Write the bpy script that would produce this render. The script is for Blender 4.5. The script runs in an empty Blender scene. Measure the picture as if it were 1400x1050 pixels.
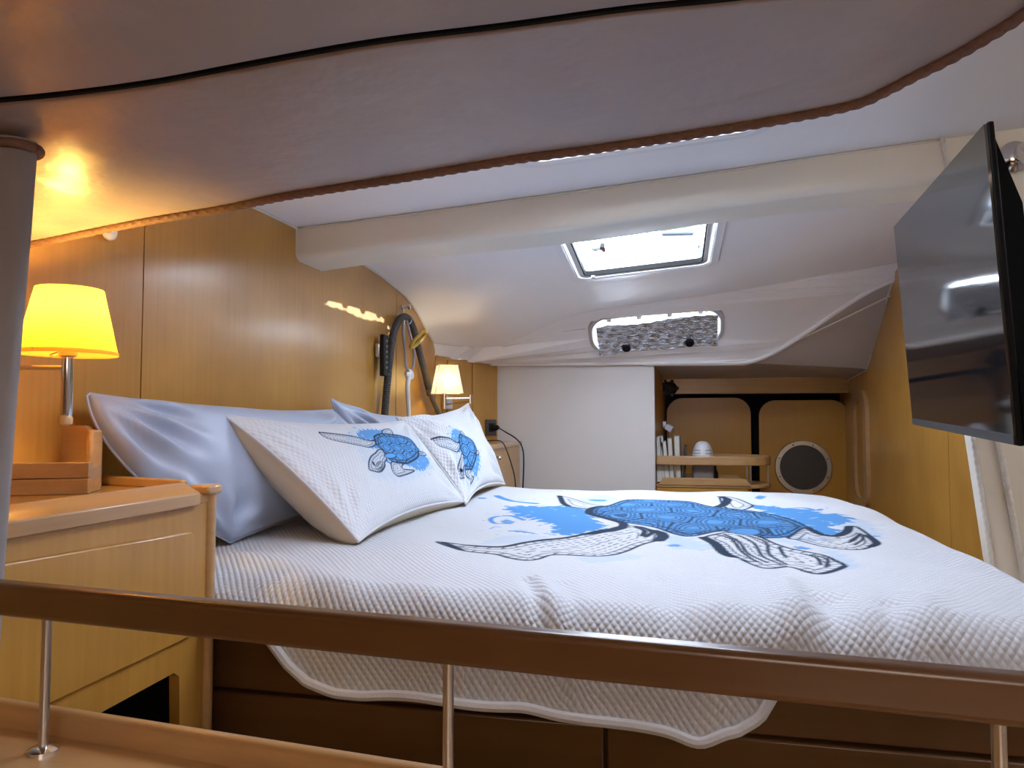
import bpy, bmesh, math, random
import numpy as np
from mathutils import Vector, Matrix
from mathutils.geometry import tessellate_polygon
random.seed(7); rng = np.random.RandomState(7)
C = bpy.context.scene.collection
PI = math.pi; R = math.radians
ZC = 1.05            # eye height; everything is laid out round the eye and lifted at the end

# ------------------------------------------------------------------ camera, sky, lights, exposure
YAW, PITCH, FPX = R(12.4), R(2.86), 1000.0
cd = bpy.data.cameras.new('camera'); cam = bpy.data.objects.new('camera', cd); C.objects.link(cam)
cam.location = (0, 0, 0); cam.rotation_euler = (PI/2 + PITCH, 0, YAW)
cd.sensor_width = 36; cd.lens = FPX/1400*36; cd.clip_start = .02
bpy.context.scene.camera = cam
sc = bpy.context.scene
sc.view_settings.view_transform = 'Standard'; sc.view_settings.look = 'None'
sc.view_settings.gamma = 1; sc.view_settings.use_curve_mapping = False
sc.view_settings.exposure = 0.45
sc.cycles.use_denoising = True; sc.cycles.max_bounces = 10; sc.cycles.diffuse_bounces = 6
sc.cycles.sample_clamp_indirect = 6
SKY = 25.0
w = bpy.data.worlds.new('sky'); sc.world = w; w.use_nodes = True
w.node_tree.nodes['Background'].inputs[0].default_value = (.84, .90, 1, 1)
w.node_tree.nodes['Background'].inputs[1].default_value = SKY

def lamp(name, kind, loc, energy, color, size=.1, size_y=None, rot=None, portal=False):
    l = bpy.data.lights.new(name, kind); l.energy = energy; l.color = color
    if kind == 'AREA':
        l.size = size
        if size_y: l.shape = 'RECTANGLE'; l.size_y = size_y
        if portal: l.cycles.is_portal = True
    elif kind == 'POINT': l.shadow_soft_size = size
    o = bpy.data.objects.new(name, l); o.location = loc
    if rot: o.rotation_euler = rot
    C.objects.link(o); return o
lamp('daylight_portal', 'AREA', (-.115, 2.97, .80), 1, (1, 1, 1), .62, .78, (0, 0, 0), True)
lamp('daylight_portal', 'AREA', (-.075, 1.515, .80), 1, (1, 1, 1), .62, .68, (0, 0, 0), True)
sun = lamp('low_sun', 'SUN', (3, 6, 1.2), 6.0, (1, .80, .52), rot=Vector((-1.2, -1.30, -.112)).to_track_quat('-Z', 'Y').to_euler()); sun.data.angle = R(.25)
# unseen warm fill added behind the photographer for light from the cabin
lamp('cabin_fill', 'AREA', (.35, -1.1, .35), 6.0, (1, .80, .66), .9, .5, (R(95), 0, R(8)))

# ------------------------------------------------------------------ helpers
fw = Vector((-math.sin(YAW)*math.cos(PITCH), math.cos(YAW)*math.cos(PITCH), math.sin(PITCH)))
rt = Vector((math.cos(YAW), math.sin(YAW), 0)); up = rt.cross(fw)
def ray(u, v): return fw + rt*((u-700)/FPX) + up*((525-v)/FPX)      # metres per metre of depth
def on_z(u, v, z): d = ray(u, v); return d*(z/d.z)
def on_x(u, v, x): d = ray(u, v); return d*(x/d.x)
def on_y(u, v, y): d = ray(u, v); return d*(y/d.y)
def on_d(u, v, s): return ray(u, v)*s
def on_plane(u, v, p, n): d = ray(u, v); return d*(p.dot(n)/d.dot(n))

class MB:
    def __init__(s): s.v = []; s.f = []; s.m = []; s.cm = 0
    def add(s, vs, fs):
        k = len(s.v); s.v += [tuple(p) for p in vs]; s.f += [tuple(i+k for i in f) for f in fs]; s.m += [s.cm]*len(fs); return s
    def box(s, a, b):
        x0, y0, z0 = a; x1, y1, z1 = b
        return s.add([(x0,y0,z0),(x1,y0,z0),(x1,y1,z0),(x0,y1,z0),(x0,y0,z1),(x1,y0,z1),(x1,y1,z1),(x0,y1,z1)],
                     [(3,2,1,0),(4,5,6,7),(0,1,5,4),(1,2,6,5),(2,3,7,6),(3,0,4,7)])
    def obox(s, c, ax, ay, az, hx, hy, hz):
        c = Vector(c); P = []
        for k in (-1, 1):
            for i, j in ((-1,-1),(1,-1),(1,1),(-1,1)): P.append(c + ax*hx*i + ay*hy*j + az*hz*k)
        return s.add(P, [(3,2,1,0),(4,5,6,7),(0,1,5,4),(1,2,6,5),(2,3,7,6),(3,0,4,7)])
    def prism(s, loop, d, holes=()):               # loop of 3-D points pushed along d, holes are loops too
        loops = [[Vector(p) for p in loop]] + [[Vector(p) for p in h] for h in holes]
        d = Vector(d); allp = [p for l in loops for p in l]; n = len(allp)
        tri = tessellate_polygon(loops)
        fs = [tuple(t) for t in tri] + [tuple(i+n for i in reversed(t)) for t in tri]
        k = 0
        for l in loops:
            for i in range(len(l)):
                j = (i+1) % len(l); fs.append((k+i, k+j, k+j+n, k+i+n))
            k += len(l)
        return s.add(allp + [p+d for p in allp], fs)
    def tube(s, path, r, n=10, cap=True, closed=False):
        path = [Vector(p) for p in path]; N = len(path); rr = r if hasattr(r, '__len__') else [r]*N
        T = []
        for i in range(N):
            a = path[(i-1) % N] if (closed or i > 0) else path[i]; b = path[(i+1) % N] if (closed or i < N-1) else path[i]
            t = (b-a); T.append(t.normalized() if t.length > 0 else Vector((0,0,1)))
        x = T[0].orthogonal().normalized(); vs = []
        for i in range(N):
            x = (x - T[i]*x.dot(T[i])); x = x.normalized() if x.length > 1e-6 else T[i].orthogonal().normalized(); y = T[i].cross(x)
            for k in range(n):
                a = 2*PI*k/n; vs.append(path[i] + (x*math.cos(a) + y*math.sin(a))*rr[i])
        fs = []
        for i in range(N if closed else N-1):
            for k in range(n):
                j = (i+1) % N; fs.append((i*n+k, i*n+(k+1)%n, j*n+(k+1)%n, j*n+k))
        if cap and not closed: fs += [tuple(reversed(range(n))), tuple(range((N-1)*n, N*n))]
        return s.add(vs, fs)
    def lathe(s, c, prof, n=32, axis=(0,0,1), cap=True):   # prof: (radius, height)
        c = Vector(c); az = Vector(axis).normalized(); ax = az.orthogonal().normalized(); ay = az.cross(ax); vs = []
        for r, h in prof:
            for k in range(n): a = 2*PI*k/n; vs.append(c + az*h + (ax*math.cos(a)+ay*math.sin(a))*r)
        fs = [(i*n+k, i*n+(k+1)%n, (i+1)*n+(k+1)%n, (i+1)*n+k) for i in range(len(prof)-1) for k in range(n)]
        if cap: fs += [tuple(reversed(range(n))), tuple(range((len(prof)-1)*n, len(prof)*n))]
        return s.add(vs, fs)
    def rope(s, path, r, pitch=.02, step=.0035, n=10):
        path = [Vector(p) for p in path]; L = [0]
        for a, b in zip(path, path[1:]): L.append(L[-1] + (b-a).length)
        N = max(8, int(L[-1]/step)); P = []
        for i in range(N+1):
            q = L[-1]*i/N; k = max(0, min(len(path)-2, int(np.searchsorted(L, q))-1)); t = (q-L[k])/max(1e-9, L[k+1]-L[k]); P.append(path[k].lerp(path[k+1], t))
        vs = []; x = None
        for i, p in enumerate(P):
            t = (P[min(N, i+1)] - P[max(0, i-1)]).normalized()
            x = t.orthogonal().normalized() if x is None else (x - t*x.dot(t)).normalized(); y = t.cross(x); q = L[-1]*i/N
            for k in range(n):
                a = 2*PI*k/n; rad = r*(.84 + .24*abs(math.sin(1.5*a - PI*q/pitch*1.0)))
                vs.append(p + (x*math.cos(a)+y*math.sin(a))*rad)
        fs = [(i*n+k, i*n+(k+1)%n, (i+1)*n+(k+1)%n, (i+1)*n+k) for i in range(N) for k in range(n)] + [tuple(reversed(range(n))), tuple(range(N*n, N*n+n))]
        return s.add(vs, fs)
    def build(s, name, mats, parent=None, smooth=False, bevel=0, angle=None, seg=2):
        V = np.array(s.v, dtype=float)
        if parent is not None: o0 = np.array(ORG[parent.name])
        else:
            lo, hi = V.min(0), V.max(0); o0 = np.array([(lo[0]+hi[0])/2, (lo[1]+hi[1])/2, lo[2]])
        me = bpy.data.meshes.new(name); me.from_pydata([tuple(p) for p in (V-o0)], [], s.f)
        for m in (mats if isinstance(mats, (list, tuple)) else [mats]): me.materials.append(m)
        if any(s.m): me.polygons.foreach_set('material_index', s.m)
        bm = bmesh.new(); bm.from_mesh(me); bmesh.ops.recalc_face_normals(bm, faces=bm.faces); bm.to_mesh(me); bm.free()
        o = bpy.data.objects.new(name, me); C.objects.link(o)
        if smooth or bevel:
            me.polygons.foreach_set('use_smooth', [True]*len(me.polygons))
            me.set_sharp_from_angle(angle=R(angle or 40))
        if bevel:
            b = o.modifiers.new('bevel', 'BEVEL'); b.width = bevel; b.segments = seg; b.limit_method = 'ANGLE'; b.angle_limit = R(35); b.harden_normals = False
        if parent is not None: o.parent = parent
        else: o.location = o0
        ORG[o.name] = tuple(o0)
        return o
ORG = {}
def thing(name, label, cat, loc, group=None):
    o = bpy.data.objects.new(name, None); C.objects.link(o); o.location = loc; o.empty_display_size = .05
    o['label'] = label; o['category'] = cat
    if group: o['group'] = group
    ORG[o.name] = tuple(loc); return o
def tag(o, label, cat, group=None):
    o['label'] = label; o['category'] = cat
    if group: o['group'] = group
    return o
def struct(o): o['kind'] = 'structure'; return o
def rrect(c, ax, ay, w, h, r, n=8):                 # rounded rectangle loop
    c = Vector(c); out = []
    for sx, sy, a0 in ((1,1,0),(-1,1,90),(-1,-1,180),(1,-1,270)):
        for k in range(n+1):
            a = R(a0 + 90*k/n); out.append(c + ax*(sx*(w/2-r) + r*math.cos(a)) + ay*(sy*(h/2-r) + r*math.sin(a)))
    return out
X, Y, Z = Vector((1,0,0)), Vector((0,1,0)), Vector((0,0,1))

# ------------------------------------------------------------------ materials
def nodes(name):
    m = bpy.data.materials.new(name); m.use_nodes = True; nt = m.node_tree; b = nt.nodes['Principled BSDF']; return m, nt, b
def plain(name, col, rough=.5, metal=0, coat=0, bump=0, bscale=60, spec=.5, var=0, vscale=8, trans=0):
    m, nt, b = nodes(name); N = nt.nodes; L = nt.links
    b.inputs['Base Color'].default_value = (*col, 1); b.inputs['Roughness'].default_value = rough; b.inputs['Metallic'].default_value = metal
    b.inputs['Coat Weight'].default_value = coat; b.inputs['Coat Roughness'].default_value = .12; b.inputs['Specular IOR Level'].default_value = spec
    b.inputs['Transmission Weight'].default_value = trans
    tc = N.new('ShaderNodeTexCoord')
    nz = N.new('ShaderNodeTexNoise'); nz.inputs['Scale'].default_value = vscale; nz.inputs['Detail'].default_value = 5
    L.new(tc.outputs['Object'], nz.inputs['Vector'])
    mx = N.new('ShaderNodeMix'); mx.data_type = 'RGBA'; mx.inputs[6].default_value = (*[c*(1-var) for c in col], 1); mx.inputs[7].default_value = (*[min(1, c*(1+var)) for c in col], 1)
    L.new(nz.outputs[0], mx.inputs[0]); L.new(mx.outputs[2], b.inputs['Base Color'])
    if bump:
        n2 = N.new('ShaderNodeTexNoise'); n2.inputs['Scale'].default_value = bscale; n2.inputs['Detail'].default_value = 4; L.new(tc.outputs['Object'], n2.inputs['Vector'])
        bp = N.new('ShaderNodeBump'); bp.inputs['Strength'].default_value = 1; bp.inputs['Distance'].default_value = bump; L.new(n2.outputs[0], bp.inputs['Height']); L.new(bp.outputs[0], b.inputs['Normal'])
    return m
def wood(name, c1, c2, axis='z', rough=.32, coat=.35, scale=1.0):
    m, nt, b = nodes(name); N = nt.nodes; L = nt.links
    tc = N.new('ShaderNodeTexCoord'); mp = N.new('ShaderNodeMapping')
    s = {'x': (1.6, 45, 45), 'y': (45, 1.6, 45), 'z': (45, 45, 1.6)}[axis]
    mp.inputs['Scale'].default_value = [k*scale for k in s]; L.new(tc.outputs['Object'], mp.inputs['Vector'])
    n1 = N.new('ShaderNodeTexNoise'); n1.inputs['Scale'].default_value = 1.6; n1.inputs['Detail'].default_value = 8; n1.inputs['Roughness'].default_value = .6; L.new(mp.outputs[0], n1.inputs['Vector'])
    n2 = N.new('ShaderNodeTexNoise'); n2.inputs['Scale'].default_value = 3.0; n2.inputs['Detail'].default_value = 3; L.new(tc.outputs['Object'], n2.inputs['Vector'])
    ad = N.new('ShaderNodeMath'); ad.operation = 'MULTIPLY_ADD'; ad.inputs[1].default_value = .70; L.new(n2.outputs[0], ad.inputs[0])
    sc1 = N.new('ShaderNodeMath'); sc1.operation = 'MULTIPLY'; sc1.inputs[1].default_value = .38; L.new(n1.outputs[0], sc1.inputs[0]); L.new(sc1.outputs[0], ad.inputs[2])
    cr = N.new('ShaderNodeValToRGB'); cr.color_ramp.elements[0].position = .36; cr.color_ramp.elements[1].position = .72
    cr.color_ramp.elements[0].color = (*c1, 1); cr.color_ramp.elements[1].color = (*c2, 1); L.new(ad.outputs[0], cr.inputs[0]); L.new(cr.outputs[0], b.inputs['Base Color'])
    b.inputs['Roughness'].default_value = rough; b.inputs['Coat Weight'].default_value = coat; b.inputs['Coat Roughness'].default_value = .18
    bp = N.new('ShaderNodeBump'); bp.inputs['Distance'].default_value = .0003; L.new(n1.outputs[0], bp.inputs['Height']); L.new(bp.outputs[0], b.inputs['Normal'])
    return m
W1, W2 = (.39, .185, .032), (.55, .285, .055)
wood_z = wood('pear veneer upright', W1, W2, 'z'); wood_y = wood('pear veneer along', W1, W2, 'y'); wood_x = wood('pear veneer across', W1, W2, 'x')
solid_x = wood('solid pear across', (.40, .215, .08), (.56, .335, .145), 'x', .3, .5); solid_y = wood('solid pear along', (.40, .215, .08), (.56, .335, .145), 'y', .3, .5)
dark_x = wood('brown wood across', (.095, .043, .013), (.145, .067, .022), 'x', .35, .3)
amber = wood('amber panel', (.42, .19, .018), (.50, .24, .028), 'z', .4, .2)
liner = plain('cream vinyl liner', (.88, .86, .85), .42, bump=.0022, bscale=9, var=.03, vscale=4)
liner2 = plain('ivory vinyl beam', (.78, .72, .60), .38, bump=.0016, bscale=12, var=.04, vscale=5)
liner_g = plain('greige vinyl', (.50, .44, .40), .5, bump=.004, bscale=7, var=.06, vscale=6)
soffit_m = plain('taupe vinyl soffit', (.42, .35, .32), .36, bump=.010, bscale=7, var=.05, vscale=7)  # one even tone, darker than the ceiling liner
white_panel = plain('white laminate', (.68, .65, .625), .35, bump=.0004, bscale=20, var=.02)
gel = plain('white gelcoat trim', (.80, .80, .80), .3)
greytrim = plain('grey aluminium', (.55, .56, .58), .35, metal=.6)
rope_br = plain('brown cord', (.20, .105, .07), .8, var=.25, vscale=150)
rope_wh = plain('white cord', (.70, .66, .58), .8, var=.1, vscale=150)
chrome = plain('chrome', (.75, .75, .77), .12, metal=1)
brushed = plain('brushed steel', (.55, .53, .50), .28, metal=1)
black = plain('black plastic', (.006, .006, .007), .5, spec=.25)
blackm = plain('matt black', (.006, .006, .006), .8, spec=.2)
screen_m = plain('dark screen glass', (.010, .010, .011), .06, spec=1.0); screen_m.node_tree.nodes['Principled BSDF'].inputs['IOR'].default_value = 1.65
sheet_m = plain('blue grey satin', (.36, .42, .56), .42, bump=.0012, bscale=14, var=.03)
sheet_m.node_tree.nodes['Principled BSDF'].inputs['Sheen Weight'].default_value = .3
cream_m = plain('cream cotton backing', (.60, .52, .39), .8, bump=.001, bscale=40)
floor_m = wood('cabin sole', (.10, .05, .02), (.16, .08, .03), 'y')
paper = plain('paper pages', (.66, .64, .56), .9, var=.08, vscale=80)
navy_m = plain('navy mattress cover', (.02, .025, .045), .8)
yellow_m = plain('ochre silicone', (.45, .27, .02), .45); grey_st = plain('grey strap', (.30, .29, .29), .7); tubew = plain('translucent white tube', (.72, .68, .62), .4)
hose_m = plain('dark grey hose', (.07, .065, .065), .45); frostw = plain('white plastic', (.75, .76, .80), .35)
red_m = plain('red plastic', (.65, .03, .02), .4); greybox = plain('warm grey plastic', (.22, .19, .18), .55)

def glass(name, col, mixw=.12):
    m = bpy.data.materials.new(name); m.use_nodes = True; nt = m.node_tree; nt.nodes.clear(); N = nt.nodes; L = nt.links
    o = N.new('ShaderNodeOutputMaterial'); t = N.new('ShaderNodeBsdfTransparent'); t.inputs[0].default_value = (*col, 1)
    g = N.new('ShaderNodeBsdfGlossy'); g.inputs['Roughness'].default_value = .05; mx = N.new('ShaderNodeMixShader'); mx.inputs[0].default_value = .05; L.new(t.outputs[0], mx.inputs[1]); L.new(g.outputs[0], mx.inputs[2]); L.new(mx.outputs[0], o.inputs[0]); return m
acrylic = glass('acrylic pane', (.82, .88, .95))
clear = glass('clear plastic', (.9, .9, .88))
def foil():
    m, nt, b = nodes('crinkled foil'); N = nt.nodes; L = nt.links
    b.inputs['Base Color'].default_value = (.70, .72, .76, 1); b.inputs['Metallic'].default_value = 1; b.inputs['Roughness'].default_value = .16
    tc = N.new('ShaderNodeTexCoord'); mp = N.new('ShaderNodeMapping'); mp.inputs['Scale'].default_value = (.7, 4, 4); L.new(tc.outputs['Object'], mp.inputs[0])
    v = N.new('ShaderNodeTexVoronoi'); v.inputs['Scale'].default_value = 26; L.new(mp.outputs[0], v.inputs['Vector'])
    n = N.new('ShaderNodeTexNoise'); n.inputs['Scale'].default_value = 45; n.inputs['Detail'].default_value = 5; L.new(mp.outputs[0], n.inputs['Vector'])
    ad = N.new('ShaderNodeMath'); ad.operation = 'MULTIPLY_ADD'; ad.inputs[1].default_value = 1.0; L.new(v.outputs['Distance'], ad.inputs[0]); L.new(n.outputs[0], ad.inputs[2])
    bp = N.new('ShaderNodeBump'); bp.inputs['Distance'].default_value = .013; L.new(ad.outputs[0], bp.inputs['Height']); L.new(bp.outputs[0], b.inputs['Normal']); return m
foil_m = foil()
def shade_mat(name, col, emit, est, trans):
    m = bpy.data.materials.new(name); m.use_nodes = True; nt = m.node_tree; nt.nodes.clear(); N = nt.nodes; L = nt.links
    o = N.new('ShaderNodeOutputMaterial'); d = N.new('ShaderNodeBsdfDiffuse'); t = N.new('ShaderNodeBsdfTranslucent'); e = N.new('ShaderNodeEmission')
    d.inputs[0].default_value = (*col, 1); t.inputs[0].default_value = (*trans, 1); e.inputs[0].default_value = (*emit, 1); e.inputs[1].default_value = est
    mx = N.new('ShaderNodeMixShader'); mx.inputs[0].default_value = .6; ad = N.new('ShaderNodeAddShader')
    L.new(d.outputs[0], mx.inputs[1]); L.new(t.outputs[0], mx.inputs[2]); L.new(mx.outputs[0], ad.inputs[0]); L.new(e.outputs[0], ad.inputs[1]); L.new(ad.outputs[0], o.inputs[0]); return m
def waffle(name, pitch=.0130, depth=.0013):
    m, nt, b = nodes(name); N = nt.nodes; L = nt.links
    at = N.new('ShaderNodeAttribute'); at.attribute_name = 'print'; L.new(at.outputs['Color'], b.inputs['Base Color'])
    b.inputs['Roughness'].default_value = .85; b.inputs['Sheen Weight'].default_value = .0; b.inputs['Specular IOR Level'].default_value = .12
    uv = N.new('ShaderNodeUVMap'); uv.uv_map = 'metric'; sp = N.new('ShaderNodeSeparateXYZ'); L.new(uv.outputs[0], sp.inputs[0])
    def op(o, a, bb=None, v=None):
        n = N.new('ShaderNodeMath'); n.operation = o; L.new(a, n.inputs[0])
        if bb is not None: L.new(bb, n.inputs[1])
        if v is not None: n.inputs[1].default_value = v
        return n.outputs[0]
    ux_ = op('MULTIPLY', sp.outputs[0], v=PI/pitch); vy_ = op('MULTIPLY', sp.outputs[1], v=PI/(pitch*1.36))
    A = op('ABSOLUTE', op('MULTIPLY', op('SINE', ux_), op('SINE', vy_))); B = op('ABSOLUTE', op('MULTIPLY', op('COSINE', ux_), op('COSINE', vy_)))
    hh = op('POWER', op('MAXIMUM', A, B), v=1.8)
    bp = N.new('ShaderNodeBump'); bp.inputs['Strength'].default_value = 1; bp.inputs['Distance'].default_value = depth*2; L.new(hh, bp.inputs['Height']); L.new(bp.outputs[0], b.inputs['Normal'])
    return m
waf = waffle('white waffle cotton'); waf_hem = plain('white piping cotton', (.60, .60, .62), .85, bump=.0015, bscale=120)
waf_sham = waffle('sham waffle cotton', .0165, .0011)

# ------------------------------------------------------------------ flat print painter (drawing in metric cloth coordinates)
INK = np.array((.020, .036, .065)); BLUE = np.array((.085, .26, .55)); PALE = np.array((.34, .48, .64)); WHITE = np.array((.57, .58, .61))
def inside(P, poly):
    x, y = P[:, 0], P[:, 1]; r = np.zeros(len(P), bool); n = len(poly); j = n-1
    for i in range(n):
        xi, yi = poly[i]; xj, yj = poly[j]
        if yi != yj:
            c = ((yi > y) != (yj > y)) & (x < (xj-xi)*(y-yi)/(yj-yi)+xi); r ^= c
        j = i
    return r
def dist(P, line):
    D = np.full(len(P), 9.0); A = np.zeros(len(P)); acc = 0
    for (ax, ay), (bx, by) in zip(line, line[1:]):
        dx, dy = bx-ax, by-ay; l2 = dx*dx+dy*dy+1e-12; t = np.clip(((P[:,0]-ax)*dx+(P[:,1]-ay)*dy)/l2, 0, 1)
        d = np.hypot(P[:,0]-ax-t*dx, P[:,1]-ay-t*dy); q = d < D; D[q] = d[q]; A[q] = acc + t[q]*math.sqrt(l2); acc += math.sqrt(l2)
    return D, A
def smooth_line(p, closed=False, n=6):
    p = [np.array(q, float) for q in p]; out = []; N = len(p)
    for i in range(N if closed else N-1):
        g = (lambda k: p[k % N]) if closed else (lambda k: p[max(0, min(N-1, k))])
        a, b, c, d = g(i-1), g(i), g(i+1), g(i+2)
        for k in range(n):
            t = k/n; out.append(.5*((2*b)+(-a+c)*t+(2*a-5*b+4*c-d)*t*t+(-a+3*b-3*c+d)*t**3))
    out.append(p[0] if closed else p[-1]); return [tuple(q) for q in out]
class Paint:
    def __init__(s, P, aa): s.P = P; s.c = np.tile(WHITE, (len(P), 1)); s.aa = aa
    def mix(s, idx, al, col): al = np.clip(al, 0, 1)[:, None]; s.c[idx] = s.c[idx]*(1-al) + col*al
    def sel(s, line, pad): q = np.array(line); return np.nonzero((s.P[:,0] > q[:,0].min()-pad)&(s.P[:,0] < q[:,0].max()+pad)&(s.P[:,1] > q[:,1].min()-pad)&(s.P[:,1] < q[:,1].max()+pad))[0]
    def stroke(s, line, w, col=INK, sm=True, jag=0):
        if sm: line = smooth_line(line)
        i = s.sel(line, w+s.aa)
        if len(i) == 0: return
        D, A = dist(s.P[i], line); s.mix(i, (w/2 - D)/s.aa + .5, col)
    def fill(s, poly, col, al=1.0, jag=0.0, sm=True):
        if sm: poly = smooth_line(poly, True)
        i = s.sel(poly, jag*2)
        if len(i) == 0: return
        Q = s.P[i].copy()
        if jag:
            k = 1/jag*.9; x, y = Q[:,0].copy(), Q[:,1].copy()
            Q[:,0] += jag*(np.sin(y*k*2.1+np.sin(x*k*1.3)*2)*.5 + np.sin(y*k*5.3+x*k*3.1)*.35); Q[:,1] += jag*(np.sin(x*k*2.4+np.cos(y*k*1.7)*2)*.5 + np.sin(x*k*4.7-y*k*2.9)*.35)
        m = inside(Q, poly); s.mix(i, m*al, col)
    def limb(s, poly, w, blue=0, tick=.02, step=.016):
        loop = smooth_line(poly, True); i = s.sel(loop, .02)
        if len(i) == 0: return
        D, A = dist(s.P[i], loop); m = inside(s.P[i], loop)
        if blue: s.mix(i, m*blue, BLUE)
        al = np.zeros(len(i))
        th = w*.5
        al = np.maximum(al, (th/2 - np.abs(D-step))/s.aa+.5)
        al = np.maximum(al, np.where(D < step, (th/2 - np.abs((A % tick)-tick/2 + .3*(D-step/2)))/s.aa+.5, 0))
        for k in range(2, 7):
            dash = np.sin(A*2*PI/(tick*.9)+k*1.7) > (-.5 if k % 2 else .1)
            al = np.maximum(al, ((th/2 - np.abs(D-step*(k*.8+.2)))/s.aa+.5)*dash)
        s.mix(i, al*m*.9, INK); s.stroke(loop, w, INK, False)
    def shell(s, poly, w, cell, seed=1, fine=True):
        loop = smooth_line(poly, True); i = s.sel(loop, .02)
        if len(i) == 0: return
        P = s.P[i]; D, A = dist(P, loop); m = inside(P, loop); s.mix(i, m*1.0, BLUE)
        r = np.random.RandomState(seed); lo = P.min(0); hi = P.max(0); cs = []
        ny = max(2, int((hi[1]-lo[1])/cell[1])); nx = max(2, int((hi[0]-lo[0])/cell[0]))
        for a in range(nx+1):
            for b in range(ny+1): cs.append((lo[0]+(a+.5*(b % 2)+r.uniform(-.2,.2))*cell[0], lo[1]+(b+r.uniform(-.2,.2))*cell[1]))
        F1 = np.full(len(P), 99.); F2 = F1.copy()
        for cx, cy in cs:
            d = np.hypot((P[:,0]-cx)/cell[0], (P[:,1]-cy)/cell[1]); n2 = np.minimum(F2, np.maximum(F1, d)); F1 = np.minimum(F1, d); F2 = n2
        e = (F2-F1)*min(cell)*.5; th = w*.75
        al = (th/2 - e)/s.aa+.5
        for q in ((.13, .22, .32) if fine else (.24,)): al = np.maximum(al, (th*.4 - np.abs(e-q*min(cell)))/s.aa+.3)
        dots = (np.sin(P[:,0]*2*PI/(w*2.4))*np.sin(P[:,1]*2*PI/(w*2.4)) > (.35 if fine else .8))*(e < .2*min(cell))
        al = np.maximum(al, dots*.75); al = np.maximum(al, (th/2-np.abs(D-w*2.4))/s.aa+.5)
        s.mix(i, al*m*1.0, INK); s.stroke(loop, w, INK, False)

def grid_mesh(name, P, uv, col, mat, parent=None, closed_u=False, extra=None):
    """P (nv,nu,3) grid -> object"""
    nv, nu = P.shape[:2]; V = P.reshape(-1, 3); idx = np.arange(nv*nu).reshape(nv, nu)
    F = np.stack([idx[:-1,:-1], idx[:-1,1:], idx[1:,1:], idx[1:,:-1]], -1).reshape(-1, 4)
    o0 = np.array(ORG[parent.name]) if parent is not None else np.array([V[:,0].mean(), V[:,1].mean(), V[:,2].min()])
    me = bpy.data.meshes.new(name); me.vertices.add(len(V)); me.vertices.foreach_set('co', (V-o0).ravel())
    me.loops.add(F.size); me.loops.foreach_set('vertex_index', F.ravel()); me.polygons.add(len(F))
    me.polygons.foreach_set('loop_start', np.arange(0, F.size, 4)); me.polygons.foreach_set('loop_total', np.full(len(F), 4)); me.update(calc_edges=True)
    me.polygons.foreach_set('use_smooth', np.ones(len(F), bool))
    if uv is not None:
        l = me.uv_layers.new(name='metric'); l.data.foreach_set('uv', uv.reshape(-1, 2)[F.ravel()].ravel())
    if col is not None:
        a = me.color_attributes.new('print', 'FLOAT_COLOR', 'POINT'); a.data.foreach_set('color', np.concatenate([col, np.ones((len(V), 1))], 1).ravel())
    me.materials.append(mat); me.validate(); o = bpy.data.objects.new(name, me); C.objects.link(o)
    if parent is not None: o.parent = parent
    else: o.location = o0
    ORG[o.name] = tuple(o0); return o

# ------------------------------------------------------------------ ceiling liner (profile stations along x)
ST = [  # x, [(Y,z) near, beam, hatch start, hatch end, seam, edge]
 (-1.24, [(-1.6,.60),(1.0,.60),(2.16,.628),(2.65,.62),(3.12,.575),(3.50,.40),(3.58,.30)]),
 (-1.00, [(-1.6,.615),(1.0,.615),(2.16,.642),(2.65,.642),(3.25,.575),(3.86,.40),(4.06,.323)]),
 (-.44,  [(-1.6,.65),(1.0,.65),(2.16,.680),(2.65,.69),(3.30,.632),(3.74,.555),(4.08,.318)]),
 (.15,   [(-1.6,.69),(1.0,.69),(2.16,.722),(2.65,.733),(3.30,.680),(3.77,.625),(4.08,.315)]),
 (.344,  [(-1.6,.705),(1.0,.705),(2.16,.738),(2.65,.75),(3.30,.70),(3.78,.65),(4.10,.312)]),
 (1.06,  [(-1.6,.76),(1.0,.76),(2.16,.79),(2.65,.81),(3.20,.78),(3.70,.745),(3.73,.68)]),
 (1.70,  [(-1.6,.80),(1.0,.80),(2.16,.835),(2.65,.84),(3.00,.83),(3.40,.80),(3.45,.78)])]
def pchip(xs, ys, x):
    xs = np.array(xs, float); ys = np.array(ys, float); h = np.diff(xs); d = np.diff(ys)/h; m = np.zeros(len(xs)); m[0] = d[0]; m[-1] = d[-1]
    for i in range(1, len(xs)-1): m[i] = 0 if d[i-1]*d[i] <= 0 else 2*d[i-1]*d[i]/(d[i-1]+d[i])
    k = int(np.clip(np.searchsorted(xs, x)-1, 0, len(h)-1)); t = (x-xs[k])/h[k]
    return (2*t**3-3*t*t+1)*ys[k] + (t**3-2*t*t+t)*h[k]*m[k] + (-2*t**3+3*t*t)*ys[k+1] + (t**3-t*t)*h[k]*m[k+1]
SX = [s[0] for s in ST]
def cpt(x, j): return pchip(SX, [s[1][j][0] for s in ST], x), pchip(SX, [s[1][j][1] for s in ST], x)
def ceil_z(x, y):
    p = [cpt(x, j) for j in range(6)]; return float(pchip([q[0] for q in p], [q[1] for q in p], y))
HATCH = [(-.40, .155, 2.62, 3.24), (-.35, .20, 1.20, 1.83)]
mb = MB(); xs = sorted(set([round(v, 4) for v in np.linspace(-1.24, 1.70, 50)] + [1.06] + [h[k] for h in HATCH for k in (0, 1)]))
base_y = sorted(set([-1.6, -.8, 0, .5, .9] + [round(v, 3) for v in np.linspace(1.0, 2.6, 14)] + [2.62, 1.20, 1.83] + list(np.linspace(2.62, 3.24, 8)) + [3.27, 3.30]))
cols = []
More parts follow.
